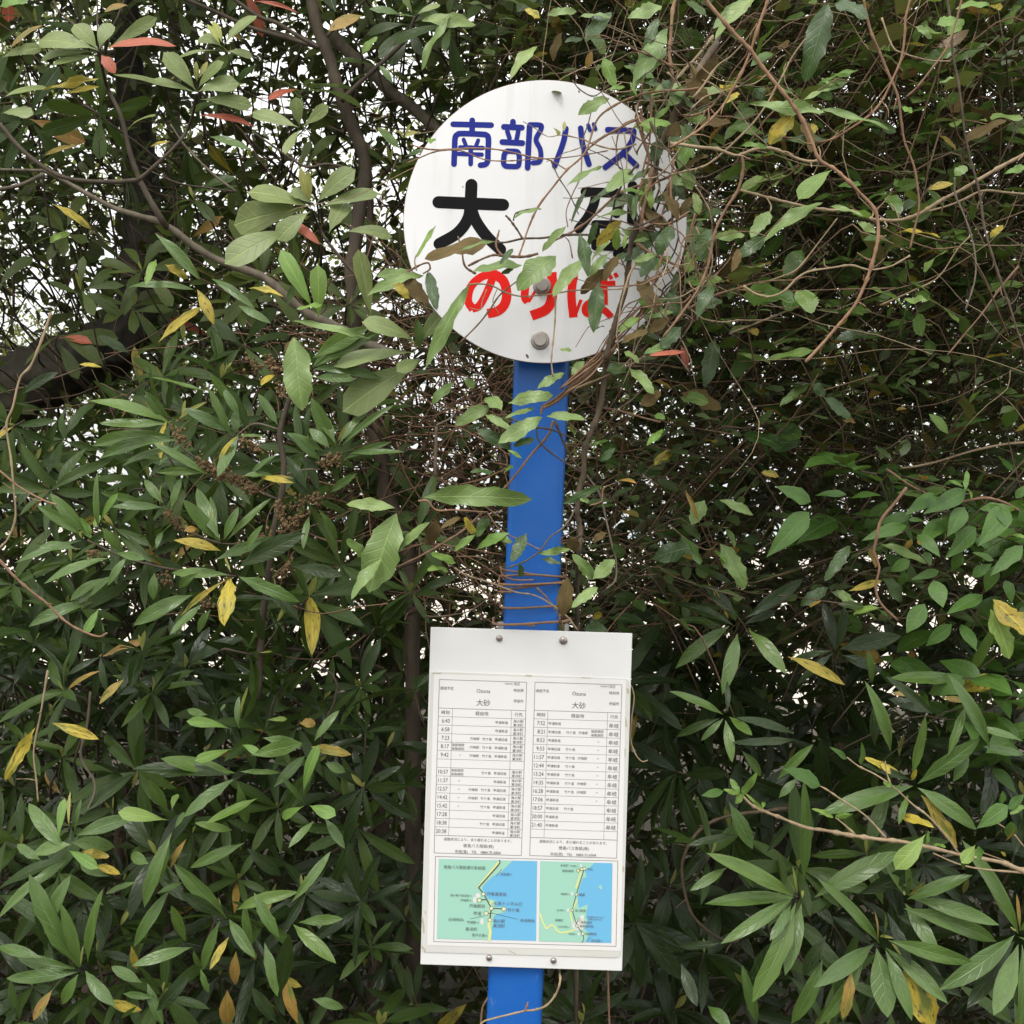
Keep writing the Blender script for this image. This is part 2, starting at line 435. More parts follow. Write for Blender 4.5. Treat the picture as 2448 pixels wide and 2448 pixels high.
def tube(p, r0, r1, sides=6, sub=4, rough=.12, knots=0.):
    p = smooth_path(p, sub); n = len(p)
    t = np.gradient(p, axis=0); t = norm(t)
    s = np.linspace(0, 1, n)
    r = r0 + (r1 - r0) * s
    r = r * (1 + rough * rng.normal(size=n))
    if knots: r = r * (1 + knots * (rng.uniform(size=n) < .16))
    ref = np.array([.3, .9, .2]) if abs(t[0] @ norm([.3, .9, .2])) < .9 else np.array([1., 0, 0])
    N = norm(np.cross(t, ref)); Bv = np.cross(t, N)
    a = np.linspace(0, 2 * math.pi, sides, endpoint=False)
    ring = N[:, None] * np.cos(a)[None, :, None] + Bv[:, None] * np.sin(a)[None, :, None]
    V = (p[:, None] + ring * r[:, None, None]).reshape(-1, 3)
    i = np.arange(n - 1)[:, None] * sides; j = np.arange(sides)[None]; j2 = (j + 1) % sides
    A, B, C, D = i + j, i + j2, i + sides + j2, i + sides + j
    T = np.concatenate([np.stack([A, B, C], -1).reshape(-1, 3), np.stack([A, C, D], -1).reshape(-1, 3)])
    c0, c1 = len(V), len(V) + 1
    V = np.vstack([V, p[:1], p[-1:]])
    jj = np.arange(sides); k = (n - 1) * sides
    T = np.vstack([T, np.stack([np.full(sides, c0), (jj + 1) % sides, jj], -1), np.stack([np.full(sides, c1), k + jj, k + (jj + 1) % sides], -1)])
    return V, T


def tubes_mesh(name, items, mat, sides=6, sub=4, knots=0., rough=.12):
    Vs, Ts, off = [], [], 0
    for p, a, b in items:
        V, T = tube(p, a, b, sides, sub, rough, knots)
        Vs.append(V); Ts.append(T + off); off += len(V)
    return mesh_from(name, np.concatenate(Vs), np.concatenate(Ts), mat)


def zpath(z, pts, Y):
    """pts: (x, y) or (x, y, Y)"""
    return np.array([P(z, q[0], q[1], q[2] if len(q) > 2 else Y) for q in pts])


# ------------------------------------------------------------------ the setting: ground, sand, sea
def sheet(name, x0, y0, x1, y1, z, mat, n=1):
    xs = np.linspace(x0, x1, n + 1); ys = np.linspace(y0, y1, n + 1)
    V = [(x, y, z) for y in ys for x in xs]; T = []
    for j in range(n):
        for i in range(n):
            a = j * (n + 1) + i
            T += [(a, a + 1, a + n + 2), (a, a + n + 2, a + n + 1)]
    o = link(name, mesh_from(name, V, T, mat), kind='structure')
    return o


soil = plain('soil', (.06, .045, .028), .9, dirt=.8, dcol=(.05, .06, .02), dscale=3)
sheet('ground', -900, -900, 900, 1500, 0, soil)
sheet('road', -60, -7, 60, .9, .004, plain('asphalt', (.055, .055, .055), .85, dirt=.3, dcol=(.1, .1, .1), dscale=5))
sheet('sand', -80, 9.5, 80, 60, .004, plain('sand', (.55, .5, .42), .9, dirt=.3, dcol=(.42, .37, .28), dscale=2))
sheet('sea', -900, 60, 900, 1500, .008, plain('sea_water', (.12, .2, .22), .15, dscale=.5))

# ------------------------------------------------------------------ the bus stop sign
LEAN = math.radians(.62)
sign = empty('bus_stop_sign', (P('F', 975, 1850, 1.69)[0] - .035, 1.69, 0),
             'bus stop sign on a blue square pole with a round white disc and timetable board', 'bus stop sign')
WHITE = plain('white_paint', (.8, .8, .8), .38, dirt=.1, dcol=(.6, .58, .5), dscale=9)
# faint run marks of old rain down the white face
n_, l_ = WHITE.node_tree.nodes, WHITE.node_tree.links
b_ = next(q for q in n_ if q.type == 'BSDF_PRINCIPLED'); c_ = b_.inputs['Base Color'].links[0].from_socket
t_ = n_.new('ShaderNodeTexCoord'); m_ = n_.new('ShaderNodeMapping'); m_.inputs['Scale'].default_value = (55, 1, 4); l_.new(t_.outputs['Object'], m_.inputs[0])
k_ = n_.new('ShaderNodeTexNoise'); k_.inputs['Scale'].default_value = 1; k_.inputs['Detail'].default_value = 5; l_.new(m_.outputs[0], k_.inputs['Vector'])
l_.new(mixc(n_, l_, mth(n_, l_, 'MULTIPLY', mth(n_, l_, 'SUBTRACT', k_.outputs['Fac'], .56), 1.6, clamp=True), c_, (.5, .49, .42)), b_.inputs['Base Color'])
BLUE = plain('blue_paint', (.011, .118, .46), .33, .4, dirt=.22, dcol=(.05, .17, .42), dscale=22, bump=.15)
# scuffs down to the primer on the blue paint
n_, l_ = BLUE.node_tree.nodes, BLUE.node_tree.links
b_ = next(q for q in n_ if q.type == 'BSDF_PRINCIPLED'); c_ = b_.inputs['Base Color'].links[0].from_socket
t_ = n_.new('ShaderNodeTexCoord'); m_ = n_.new('ShaderNodeMapping'); m_.inputs['Scale'].default_value = (34, 34, 15); m_.inputs['Rotation'].default_value = (0, .5, 0); l_.new(t_.outputs['Object'], m_.inputs[0])
k_ = n_.new('ShaderNodeTexNoise'); k_.inputs['Scale'].default_value = 1; k_.inputs['Detail'].default_value = 9; k_.inputs['Roughness'].default_value = .7; l_.new(m_.outputs[0], k_.inputs['Vector'])
l_.new(mixc(n_, l_, mth(n_, l_, 'MULTIPLY', mth(n_, l_, 'SUBTRACT', k_.outputs['Fac'], .64), 7.0, clamp=True), c_, (.17, .24, .36)), b_.inputs['Base Color'])
STEEL = plain('steel', (.38, .35, .32), .42, metal=1., dirt=.4, dcol=(.3, .2, .13), dscale=90)
YP = 1.69


def bm_obj(name, bm, mat, parent, **k):
    me = bpy.data.meshes.new(name); bm.to_mesh(me); bm.free(); me.materials.append(mat)
    return link(name, me, parent, **k)


# pole: square tube with rounded corners, leaning a little
bm = bmesh.new()
pc0 = P('F', 1024, 690, YP - .03); pc1 = P('F', 975, 1850, YP - .03)
pw = 105 * pxm(YP - .035)
d = norm(pc0 - pc1)
top = pc0 + d * .33; bot = pc1 - d * ((pc1[2] + .25) / d[2])
bmesh.ops.create_cube(bm, size=1)
bmesh.ops.scale(bm, vec=(pw, pw, np.linalg.norm(top - bot)), verts=bm.verts)
vert_e = [e for e in bm.edges if abs((e.verts[0].co - e.verts[1].co).z) > .5]
bmesh.ops.bevel(bm, geom=vert_e, offset=pw * .13, segments=5, affect='EDGES', profile=.5)
mid = (top + bot) / 2 + np.array([0, pw / 2, 0])
bmesh.ops.rotate(bm, verts=bm.verts, cent=(0, 0, 0), matrix=Matrix.Rotation(math.asin(d[0]), 3, 'Y') @ Matrix.Rotation(math.radians(-3), 3, 'Z'))
bmesh.ops.translate(bm, verts=bm.verts, vec=Vector(mid))
for f in bm.faces: f.smooth = False
pole = bm_obj('pole', bm, BLUE, sign)

# disc
YD = 1.622
DC = P('F', 1028.5, 418, YD); DR = 267 * pxm(YD)


def lathe(prof, seg, name, mat, parent, centre, axis='-Y', **k):
    """profile (radius, height) turned round an axis that looks to the camera"""
    V, T = [], []
    for r, h in prof:
        for i in range(seg):
            a = 2 * math.pi * i / seg
            V.append((centre[0] + r * math.cos(a), centre[1] - h, centre[2] + r * math.sin(a)))
    for j in range(len(prof) - 1):
        for i in range(seg):
            a, b = j * seg + i, j * seg + (i + 1) % seg
            T += [(a, b, b + seg), (a, b + seg, a + seg)]
    me = mesh_from(name, V, T, mat, smooth=True)
    me.polygons.foreach_set('use_smooth', np.array([abs(prof[j][0] - prof[j + 1][0]) < 1e-9 or k.get('sm', True) for j in range(len(prof) - 1) for _ in range(2 * seg)]))
    k.pop('sm', None)
    return link(name, me, parent, **k)


disc = lathe([(1e-5, -.0025), (DR - .0006, -.0025), (DR, -.002), (DR, -.0006), (DR - .0006, 0), (1e-5, 0)], 128, 'sign_disc', WHITE, sign, DC, sm=False)


lathe([(DR - .0012, -.0027), (DR + .0006, -.0026), (DR + .0006, -.0008), (DR + .0002, -.0002)], 128, 'rim', plain('rust_edge', (.22, .1, .07), .8, dirt=.6, dcol=(.45, .38, .33), dscale=30), disc, DC, sm=False)


def ribbon_into(V, T, pts, w, z, sub=6, ends='round', w1=None):
    p = smooth_path(np.array(pts, float), sub if len(pts) > 2 else 1); n = len(p)
    t = np.gradient(p, axis=0); t = norm(t)
    nn = np.stack([-t[:, 1], t[:, 0]], -1)
    ws = (np.linspace(w, w if w1 is None else w1, n) / 2)[:, None]
    Lp, Rp = p + nn * ws, p - nn * ws
    poly = list(Lp)
    if ends == 'round':
        a0 = math.atan2(nn[-1, 1], nn[-1, 0])
        poly += [p[-1] + ws[-1] * np.array([math.cos(a0 - k * math.pi / 8), math.sin(a0 - k * math.pi / 8)]) for k in range(1, 8)]
    poly += list(Rp[::-1])
    if ends == 'round':
        a0 = math.atan2(-nn[0, 1], -nn[0, 0])
        poly += [p[0] + ws[0] * np.array([math.cos(a0 - k * math.pi / 8), math.sin(a0 - k * math.pi / 8)]) for k in range(1, 8)]
    # strip + caps as fans
    off = len(V)
    V += [(q[0], q[1], z) for q in Lp] + [(q[0], q[1], z) for q in Rp]
    for i in range(n - 1):
        T += [(off + i, off + n + i, off + n + i + 1), (off + i, off + n + i + 1, off + i + 1)]
    if ends == 'round':
        for c, base, sg in ((p[-1], nn[-1], -1), (p[0], -nn[0], -1)):
            a0 = math.atan2(base[1], base[0]); o2 = len(V)
            r = ws[-1, 0] if c is p[-1] else ws[0, 0]
            V.append((c[0], c[1], z))
            V += [(c[0] + r * math.cos(a0 + sg * k * math.pi / 8), c[1] + r * math.sin(a0 + sg * k * math.pi / 8), z) for k in range(9)]
            T += [(o2, o2 + k + 2, o2 + k + 1) for k in range(8)]


def flat_from(name, V, T, conv, mat, parent, **k):
    """V holds picture-plane coordinates (x, y, lift); conv lays them on the sign's face"""
    W = np.array([conv(v[0], v[1], v[2]) for v in V])
    T = np.array(T)
    n = np.cross(W[T[:, 1]] - W[T[:, 0]], W[T[:, 2]] - W[T[:, 0]])
    fl = n[:, 1] > 0
    T[fl] = T[fl][:, [0, 2, 1]]
    return link(name, mesh_from(name, W, T, mat, smooth=False), parent, **k)


def on_disc(x, y, lift):
    p = P('D', x, y, YD); p[1] -= lift
    return p


INK_BLUE = plain('ink_blue', (.016, .026, .24), .55, .15)
INK_BLACK = plain('ink_black', (.008, .0075, .008), .6, .1)
INK_RED = plain('ink_red', (.78, .016, .01), .55, .15)
W1 = 37
rows = {
    'company_lettering': (INK_BLUE, [
        ([(385, 341), (628, 347)], W1), ([(507, 316), (506, 400)], W1),
        ([(390, 597), (394, 500), (397, 430), (412, 407), (440, 401), (560, 405), (598, 411), (611, 436), (608, 520), (606, 575), (592, 598), (560, 604)], W1),
        ([(452, 440), (466, 476)], 26), ([(545, 445), (532, 478)], 26), ([(430, 489), (575, 493)], 28), ([(418, 531), (568, 536)], 28), ([(498, 490), (497, 596)], 30),
        ([(768, 325), (768, 360)], W1), ([(710, 358), (825, 363)], W1), ([(732, 386), (746, 430)], 30), ([(802, 388), (792, 436)], 30), ([(700, 455), (828, 462)], W1),
        ([(711, 540), (708, 590), (722, 609), (760, 612), (796, 611), (807, 590), (809, 540)], 34), ([(809, 542), (796, 518), (760, 514), (725, 516), (711, 542)], 34),
        ([(862, 620), (868, 480), (875, 355)], W1), ([(878, 344), (930, 345), (950, 352), (946, 378), (916, 440), (942, 500), (947, 550), (936, 582), (897, 589)], 32),
        ([(1108, 370), (1090, 460), (1036, 608)], 36), ([(1202, 367), (1215, 470), (1256, 598)], 36), ([(1250, 348), (1262, 380)], 26), ([(1286, 342), (1297, 372)], 26),
        ([(1376, 377), (1540, 383)], W1), ([(1543, 386), (1530, 450), (1470, 530), (1360, 617)], W1), ([(1478, 528), (1560, 606)], W1)]),
    'stop_name_lettering': (INK_BLACK, [
        ([(290, 841), (705, 858)], 78), ([(502, 730), (495, 890)], 78), ([(497, 850), (478, 950), (410, 1040), (295, 1108)], 74), ([(497, 870), (530, 960), (600, 1060), (688, 1145)], 74),
        ([(1232, 775), (1432, 782)], 62), ([(1300, 790), (1285, 860), (1245, 940), (1190, 1012)], 62), ([(1300, 985), (1296, 1125)], 54), ([(1296, 982), (1420, 986)], 54),
        ([(1420, 986), (1416, 1125)], 54), ([(1296, 1122), (1416, 1128)], 54), ([(1535, 735), (1530, 960)], 62), ([(1466, 815), (1432, 915)], 58), ([(1606, 815), (1668, 930)], 58),
        ([(1645, 1015), (1560, 1110), (1440, 1170)], 64)]),
    'boarding_lettering': (INK_RED, [
        ([(650, 1296), (600, 1420), (552, 1505), (505, 1525)], 44), ([(512, 1530), (480, 1470), (500, 1380), (570, 1318), (655, 1300)], 46), ([(640, 1298), (706, 1345), (728, 1430), (712, 1500), (668, 1540), (605, 1556)], 54),
        ([(860, 1310), (843, 1440), (864, 1482)], 44), ([(868, 1482), (912, 1410)], 16), ([(1016, 1290), (1020, 1440), (984, 1526), (886, 1570)], 56),
        ([(1160, 1300), (1143, 1430), (1156, 1580)], 48), ([(1164, 1576), (1205, 1466)], 18), ([(1240, 1374), (1425, 1362)], 32), ([(1348, 1330), (1352, 1500)], 44),
        ([(1352, 1492), (1300, 1474), (1240, 1500), (1234, 1548), (1290, 1562), (1345, 1530), (1400, 1578)], 38), ([(1385, 1308), (1402, 1334)], 22), ([(1420, 1296), (1437, 1322)], 22)]),
}
SPLIT = {'company_lettering': ((8, '南'), (18, '部'), (22, 'バ'), (24, 'ス')), 'stop_name_lettering': ((4, '大'), (14, '砂')), 'boarding_lettering': ((3, 'の'), (6, 'り'), (13, 'ば'))}
for nm, (mt, st) in rows.items():
    i0 = 0
    for i1, ch in SPLIT[nm]:
        V, T = [], []
        for i in range(i0, min(i1, len(st))):
            ribbon_into(V, T, st[i][0], st[i][1] * (1.14 if nm[0] == 'b' else 1), .00025 + i * .00003, ends='round' if nm != 'boarding_lettering' else 'butt')
        flat_from('character', V, T, on_disc, mt, disc, label='%s character %s' % ({'c': 'blue', 's': 'black', 'b': 'red'}[nm[0]], ch))
        i0 = i1


def cap_bolt(z, x, y, r, parent, name='bolt', Y=YD, h=.011, washer=True):
    c = P(z, x, y, Y)
    pr = [(r * 1.32, 0), (r * 1.32, .0012), (r * 1.18, .0022), (r * .98, .0024), (r * .97, h * .8), (r * .93, h * .94), (r * .85, h), (1e-5, h)] if washer else \
         [(r, 0), (r, .001), (r * .86, h * .6), (r * .55, h * .92), (r * .22, h), (r * .2, h * .7), (1e-5, h * .7)]
    return lathe(pr, 24, name, STEEL, parent, c, sm=False)


cap_bolt('D', 955, 1378, .0098, disc); cap_bolt('D', 942, 1728, .01, disc)
# small purple bird-lime mark and scuffs low on the disc
V, T = [], []
for x, y, w in ((856, 1822, 14), (862, 1834, 7), (445, 740, 6), (1190, 128, 9)):
    ribbon_into(V, T, [(x, y), (x + w * .5, y + w * .8)], w, .0002, ends='round')
flat_from('stain', V, T, on_disc, plain('stain_ink', (.17, .09, .12), .7), disc, kind='stuff')

# timetable board
YB = 1.648
board_px = [(1029.6, 1499.2), (1511.7, 1514.3), (1487, 2321.4), (1004.9, 2305.7)]


def on_board(x, y, lift, Y=YB):
    p = CC + ray(x, y) * Y
    p[1] -= lift
    return p


def slab(name, corners, lift0, lift1, mat, parent, rad=0, Y=YB, **k):
    """a plate with the given corners (picture plane, 2448 px), rounded if rad > 0"""
    c = np.array(corners, float); pts = []
    for i in range(4):
        a, b, d2 = c[i - 1], c[i], c[(i + 1) % 4]
        if rad:
            u, v = norm(a - b) * rad, norm(d2 - b) * rad
            for s in np.linspace(0, 1, 6): pts.append(b + u * (1 - s) ** 2 + v * s ** 2)
        else: pts.append(b)
    bm = bmesh.new()
    f0 = [bm.verts.new(on_board(x, y, lift0, Y)) for x, y in pts]; f1 = [bm.verts.new(on_board(x, y, lift1, Y)) for x, y in pts]
    bm.faces.new(f0); bm.faces.new(f1[::-1])
    for i in range(len(pts)): bm.faces.new((f0[i], f1[i], f1[(i + 1) % len(pts)], f0[(i + 1) % len(pts)]))
    bmesh.ops.recalc_face_normals(bm, faces=bm.faces)
    if not rad: bmesh.ops.bevel(bm, geom=list(bm.edges), offset=.0006, segments=2, affect='EDGES')
    return bm_obj(name, bm, mat, parent, **k)


board = slab('notice_board', board_px, -.004, 0, plain('board_white', (.76, .76, .74), .45, dirt=.12, dcol=(.55, .5, .38), dscale=8), sign)
for z, x, y, r in (('BT', 706, 168, .0048), ('BT', 1263, 187, .006), ('BB', 617, 946, .0044), ('BB', 1178, 970, .0044)):
    cap_bolt(z, x, y, r, board, 'screw', YB, .0042, False)
# clamp ears behind the board, either side of the pole
for x0, x1, y0, y1 in ((690, 745, 22, 95), (1275, 1312, 40, 105)):
    q = [px('BT', x0, y0), px('BT', x1, y0 + 1), px('BT', x1, y1), px('BT', x0, y1)]
    slab('clamp', q, -.004, 0, plain('galvanised', (.42, .41, .4), .5, metal=.6), sign, rad=4, Y=YB + .02)
BTp = lambda x, y: px('BT', x, y)
BBp = lambda x, y: px('BB', x, y)
LAM = plain('laminate', (.66, .66, .62), .22, dirt=.25, dcol=(.5, .44, .3), dscale=11)
sheet_o = slab('timetable_sheet', [BTp(112, 455), BTp(1843, 521), BBp(1762, 943), BBp(24, 893)], .0003, .0012, LAM, sign, rad=13)
PAPER = plain('paper', (.78, .765, .745), .35)
slab('paper', [BTp(137, 480), BTp(1808, 530), BBp(1764, 884), BBp(78, 833)], .0013, .0015, PAPER, sheet_o, rad=.1)
# grime along the laminate edge
V, T = [], []
for (x0, y0), (x1, y1), w, in (((1822, 610), (1826, 640), 20), ((1800, 860), (1812, 930), 18), ((1800, 1130), (1796, 1200), 11), ((940, 490), (985, 494), 12), ((120, 470), (200, 474), 9), ((1420, 508), (1500, 512), 7)):
    a, b = BTp(x0, y0), BTp(x1, y1)
    ribbon_into(V, T, [a, ((a[0] + b[0]) / 2 + 1, (a[1] + b[1]) / 2), b], w * .27, .00135 + len(V) * 1e-7, ends='round')
for (x0, y0), (x1, y1), w in (((1785, 150), (1782, 190), 12), ((35, 600), (48, 720), 16), ((34, 850), (60, 885), 14), ((790, 880), (850, 915), 7), ((60, 540), (60, 560), 8)):
    a, b = BBp(x0, y0), BBp(x1, y1)
    ribbon_into(V, T, [a, ((a[0] + b[0]) / 2 + 1, (a[1] + b[1]) / 2), b], w * .27, .00135 + len(V) * 1e-7, ends='round')
flat_from('stain', V, T, on_board, plain('grime', (.46, .42, .3), .7), sheet_o, kind='stuff')

INK = plain('print_ink', (.13, .12, .125), .6, .2)
LINE = plain('line_ink', (.2, .19, .19), .6)
# --- text
fc = bpy.data.curves.new('type', 'FONT'); fc.resolution_u = 2
fo = bpy.data.objects.new('type', fc); COL.objects.link(fo)
CACHE = {}


def glyphs(s, off=0.):
    if (s, off) not in CACHE:
        fc.body = s; fc.offset = off
        me = bpy.data.meshes.new_from_object(fo); me.calc_loop_triangles()
        v = np.array([q.co[:2] for q in me.vertices]).reshape(-1, 2); t = np.array([q.vertices[:] for q in me.loop_triangles]).reshape(-1, 3)
        bpy.data.meshes.remove(me)
        CACHE[(s, off)] = (v, t)
    return CACHE[(s, off)]


TXV, TXT = [], []
LNV, LNT = [], []
ux, uy = np.array([CA, SA]), np.array([-SA, CA])        # the board's right and down, in picture pixels


def text(p, s, em, anchor='l', off=0, sx=1.):
    v, t = glyphs(s, 0)
    v = v.copy()
    v[:, 0] *= sx
    x0, x1 = v[:, 0].min(), v[:, 0].max()
    v[:, 0] -= {'l': x0, 'c': (x0 + x1) / 2, 'r': x1}[anchor]
    cy = .38 if any(ord(c) > 0x2000 for c in s) else .34
    q = np.array(p)[None] + v[:, :1] * em * ux[None] - (v[:, 1:] - cy) * em * uy[None]
    o = len(TXV)
    TXV.extend((a, b, .0019) for a, b in q); TXT.extend(tuple(o + t.astype(int)[k]) for k in range(len(t)))


def line(a, b, w, z=.0017):
    ribbon_into(LNV, LNT, [a, b], w, z + len(LNV) * 2e-8, ends='butt')


S = 530 / 1932


def table(A, W, c1, c2, hb, rowdata, times_dx, right):
    A = np.array(BTp(*A))
    L = lambda u, v: A + S * (u * ux + v * uy)
    v0 = hb + 73; rh = 73.9; bottom = 1510
    for a, b in (((0, 0), (W, 0)), ((0, 0), (0, bottom)), ((W, 0), (W, bottom)), ((0, bottom), (W, bottom))): line(L(*a), L(*b), 1.25)
    line(L(0, hb), L(W, hb), 1.1); line(L(0, v0), L(W, v0), .8)
    for i in range(14): line(L(0, v0 + rh * (i + 1)), L(W, v0 + rh * (i + 1)), .8 if i < 13 else 1.2)
    line(L(c1, hb), L(c1, v0 + rh * 14), .8); line(L(c2, hb), L(c2, v0 + rh * 14), .8)
    text(L(8, 73), '通過予定', 30 * S, 'l', .03); text(L(640, 12 + 6), '2024/4/1', 21 * S, 'r', 0); text(L(650, 18), '改正', 28 * S, 'l', .01)
    text(L(386, 88), 'Ozuna', 46 * S, 'c', 0); text(L(650, 73), '時刻表', 30 * S, 'l', .03); text(L(650, 166), '停留所', 30 * S, 'l', .02)
    text(L(388, 190), '大砂', 62 * S, 'c', 0)
    text(L(61, hb + 36), '時刻', 38 * S, 'c', .01); text(L((c1 + c2) / 2, hb + 36), '経由地', 38 * S, 'c', .01); text(L((c2 + W) / 2, hb + 36), '行先', 36 * S, 'c', .01)
    for i, row in enumerate(rowdata):
        if not row: continue
        v = v0 + rh * (i + .5)
        text(L(c1 - 22, v - 1), row[0], 50 * S, 'r', 0, .84)
        for u, s in row[1:]:
            if '/' in s:
                a, b = s.split('/')
                text(L(u, v - 16), a, 28 * S, 'l', .02); text(L(u, v + 17), b, 28 * S, 'l', .02)
            elif s: text(L(u, v), s, 28 * S, 'l', .015)
        if right: text(L((c2 + W) / 2, v + 4), '牟岐', 45 * S, 'c', .015)
        else: text(L((c2 + W) / 2, v - 15), '海の駅', 30 * S, 'c', .03); text(L((c2 + W) / 2, v + 19), '東洋町', 30 * S, 'c', .03)
    v = v0 + rh * 14
    text(L(W / 2 - 4, v + 30), '道路状況により、多少遅れることがあります。', 29 * S, 'c', .01)
    text(L(W / 2 + 4, v + 82), '徳島バス南部(株)', 35 * S, 'c', .035); text(L(W / 2, v + 134), '牟岐(営)　TEL　0884-72-0004', 31 * S, 'c', .005)



K1, K2, TK, UK, BY = '甲浦新道', '甲浦旧道', '竹ケ島', '宍喰駅', '海部病院/海南病院'
a1, a2, a3, a4, am = 500, 390, 282, 124, 190
table((185, 525), 760, 122, 636, 248, [
    ('6:43', (a1, K1)), ('6:58', (a1, K1)), ('7:23', (a3, UK), (a2, TK), (a1, K2)), ('8:17', (a4, BY), (a3, UK), (a2, TK), (a1, K1)),
    ('9:42', (am, '〃'), (a3, UK), (a2, TK), (a1, K1)), None, ('10:57', (a4, BY), (a2, TK), (a1, K2)), ('11:37', (am, '〃'), (a1, K1)),
    ('12:57', (am, '〃'), (a3, UK), (a2, TK), (a1, K2)), ('14:42', (am, '〃'), (a3, UK), (a2, TK), (a1, K2)), ('15:42', (am, '〃'), (a2, TK), (a1, K1)),
    ('17:28', (a1, K2)), ('18:38', (a2, TK), (a1, K2)), ('20:38', (a1, K1))], 0, False)
b1, b2, b3, b4, bm_ = 130, 285, 392, 500, 560
table((1017, 548), 757, 120, 640, 245, [
    ('7:52', (b1, K1)), ('8:21', (b1, K2), (b2, TK), (b3, UK), (b4, BY)), ('8:53', (b1, K1), (bm_, '〃')), ('9:53', (b1, K2), (b2, TK), (bm_, '〃')),
    ('11:57', (b1, K2), (b2, TK), (b3, UK), (bm_, '〃')), ('12:44', (b1, K1), (b2, TK), (bm_, '〃')), ('13:24', (b1, K1), (b2, TK), (bm_, '〃')),
    ('14:35', (b1, K1), (b2, TK), (b3, UK), (bm_, '〃')), ('16:28', (b1, K1), (b2, TK), (b3, UK), (bm_, '〃')), ('17:06', (b1, K1), (bm_, '〃')),
    ('18:57', (b1, K2), (b2, TK)), ('20:00', (b1, K1)), ('21:40', (b1, K1)), None], 0, True)
fr = [BBp(150, 60), BBp(1738, 101), BBp(1722, 843), BBp(135, 802)]
for i in range(4): line(np.array(fr[i]), np.array(fr[(i + 1) % 4]), 1.25)


def poly(name, pts, lift, mat, parent):
    bm = bmesh.new()
    f = bm.faces.new([bm.verts.new(on_board(*BBp(x, y), lift)) for x, y in pts])
    f.normal_update()
    if f.normal.y > 0: f.normal_flip()
    return bm_obj(name, bm, mat, parent)


SEA = plain('print_sea', (.16, .48, .74), .45); LAND = plain('print_land', (.35, .64, .5), .45, dirt=.3, dcol=(.34, .64, .5), dscale=40)
ROADY = plain('print_road', (.72, .74, .3), .45); MARK = plain('print_mark', (.75, .76, .45), .45); ROUTE = plain('print_route', (.07, .07, .06), .5)
MWHITE = plain('print_white', (.72, .72, .7), .45)
mapl = poly('route_map', [(180, 82), (1036, 101), (1026, 796), (163, 776)], .0018, SEA, sheet_o)
mapr = poly('route_map', [(1063, 101), (1691, 119), (1681, 814), (1050, 798)], .0018, SEA, sheet_o)
poly('map_land', [(181, 83), (826, 97), (790, 130), (720, 196), (650, 236), (590, 290), (555, 335), (580, 385), (610, 430), (660, 440), (690, 470), (655, 500), (760, 500), (762, 545), (690, 560), (655, 585), (655, 650), (628, 700), (632, 787), (164, 775)], .0020, LAND, sheet_o)
poly('map_land', [(1064, 102), (1538, 115), (1500, 150), (1450, 180), (1466, 240), (1430, 255), (1405, 330), (1385, 440), (1400, 510), (1480, 475), (1460, 560), (1475, 640), (1445, 690), (1490, 730), (1470, 770), (1455, 808), (1051, 797)], .0020, LAND, sheet_o)
poly('map_land', [(1570, 315), (1590, 308), (1602, 330), (1594, 352), (1575, 335)], .0020, LAND, sheet_o)
poly('map_town', [(1380, 610), (1440, 585), (1455, 660), (1430, 700), (1370, 705), (1330, 650)], .0022, plain('print_town', (.62, .66, .62), .45), sheet_o)
QV, QT = [], []


def qline(V, T, pts, w, z, sub=5): ribbon_into(V, T, [BBp(*q) for q in pts], w * S, z, sub=sub)


YV, YT = [], []
qline(YV, YT, [(700, 110), (600, 230), (522, 330)], 16, .00215); qline(YV, YT, [(625, 620), (615, 660), (628, 710), (620, 785)], 24, .00216)
qline(YV, YT, [(640, 450), (625, 480), (632, 600)], 14, .00217)
qline(YV, YT, [(1420, 190), (1385, 300), (1375, 330)], 16, .00217); qline(YV, YT, [(1060, 560), (1095, 650), (1120, 685), (1170, 655), (1230, 720), (1340, 705), (1400, 660)], 15, .00218)
qline(YV, YT, [(1385, 440), (1330, 550), (1340, 630)], 14, .00219)
flat_from('map_road', YV, YT, on_board, ROADY, sheet_o, kind='stuff')
RV, RT = [], []
for i, (pts, w) in enumerate([([(710, 93), (712, 112), (690, 145), (525, 330)], 10), ([(525, 330), (572, 385), (600, 440), (637, 510)], 9), ([(637, 510), (630, 560), (624, 612)], 11), ([(637, 510), (745, 515)], 8),
                              ([(530, 440), (592, 432)], 8), ([(592, 552), (625, 555)], 6), ([(455, 602), (575, 575)], 3), ([(640, 552), (865, 606)], 3), ([(680, 230), (725, 170)], 3),
                              ([(1444, 168), (1376, 390), (1341, 527)], 6), ([(1341, 527), (1380, 660), (1432, 730)], 6), ([(1432, 730), (1442, 785), (1425, 806)], 6), ([(1390, 182), (1446, 165)], 6), ([(1398, 610), (1375, 640)], 5), ([(1470, 800), (1500, 765)], 3)]):
    qline(RV, RT, pts, w, .00235 + i * .000004, sub=1)
flat_from('map_route', RV, RT, on_board, ROUTE, sheet_o, kind='stuff')
OV, OT, IV, IT = [], [], [], []
for i, (x, y, r) in enumerate([(567, 386, 17), (532, 440, 19), (637, 510, 18), (746, 516, 20), (591, 553, 19), (624, 612, 18), (1422, 170, 14), (1390, 182, 15), (1446, 165, 15), (1377, 390, 13), (1341, 527, 13), (1398, 610, 12), (1381, 662, 13), (1432, 730, 14)]):
    qline(OV, OT, [(x, y), (x + .5, y)], 2 * r, .0025 + i * 1e-6, 1); qline(IV, IT, [(x, y), (x + .5, y)], 2 * r - 7, .0027 + i * 1e-6, 1)
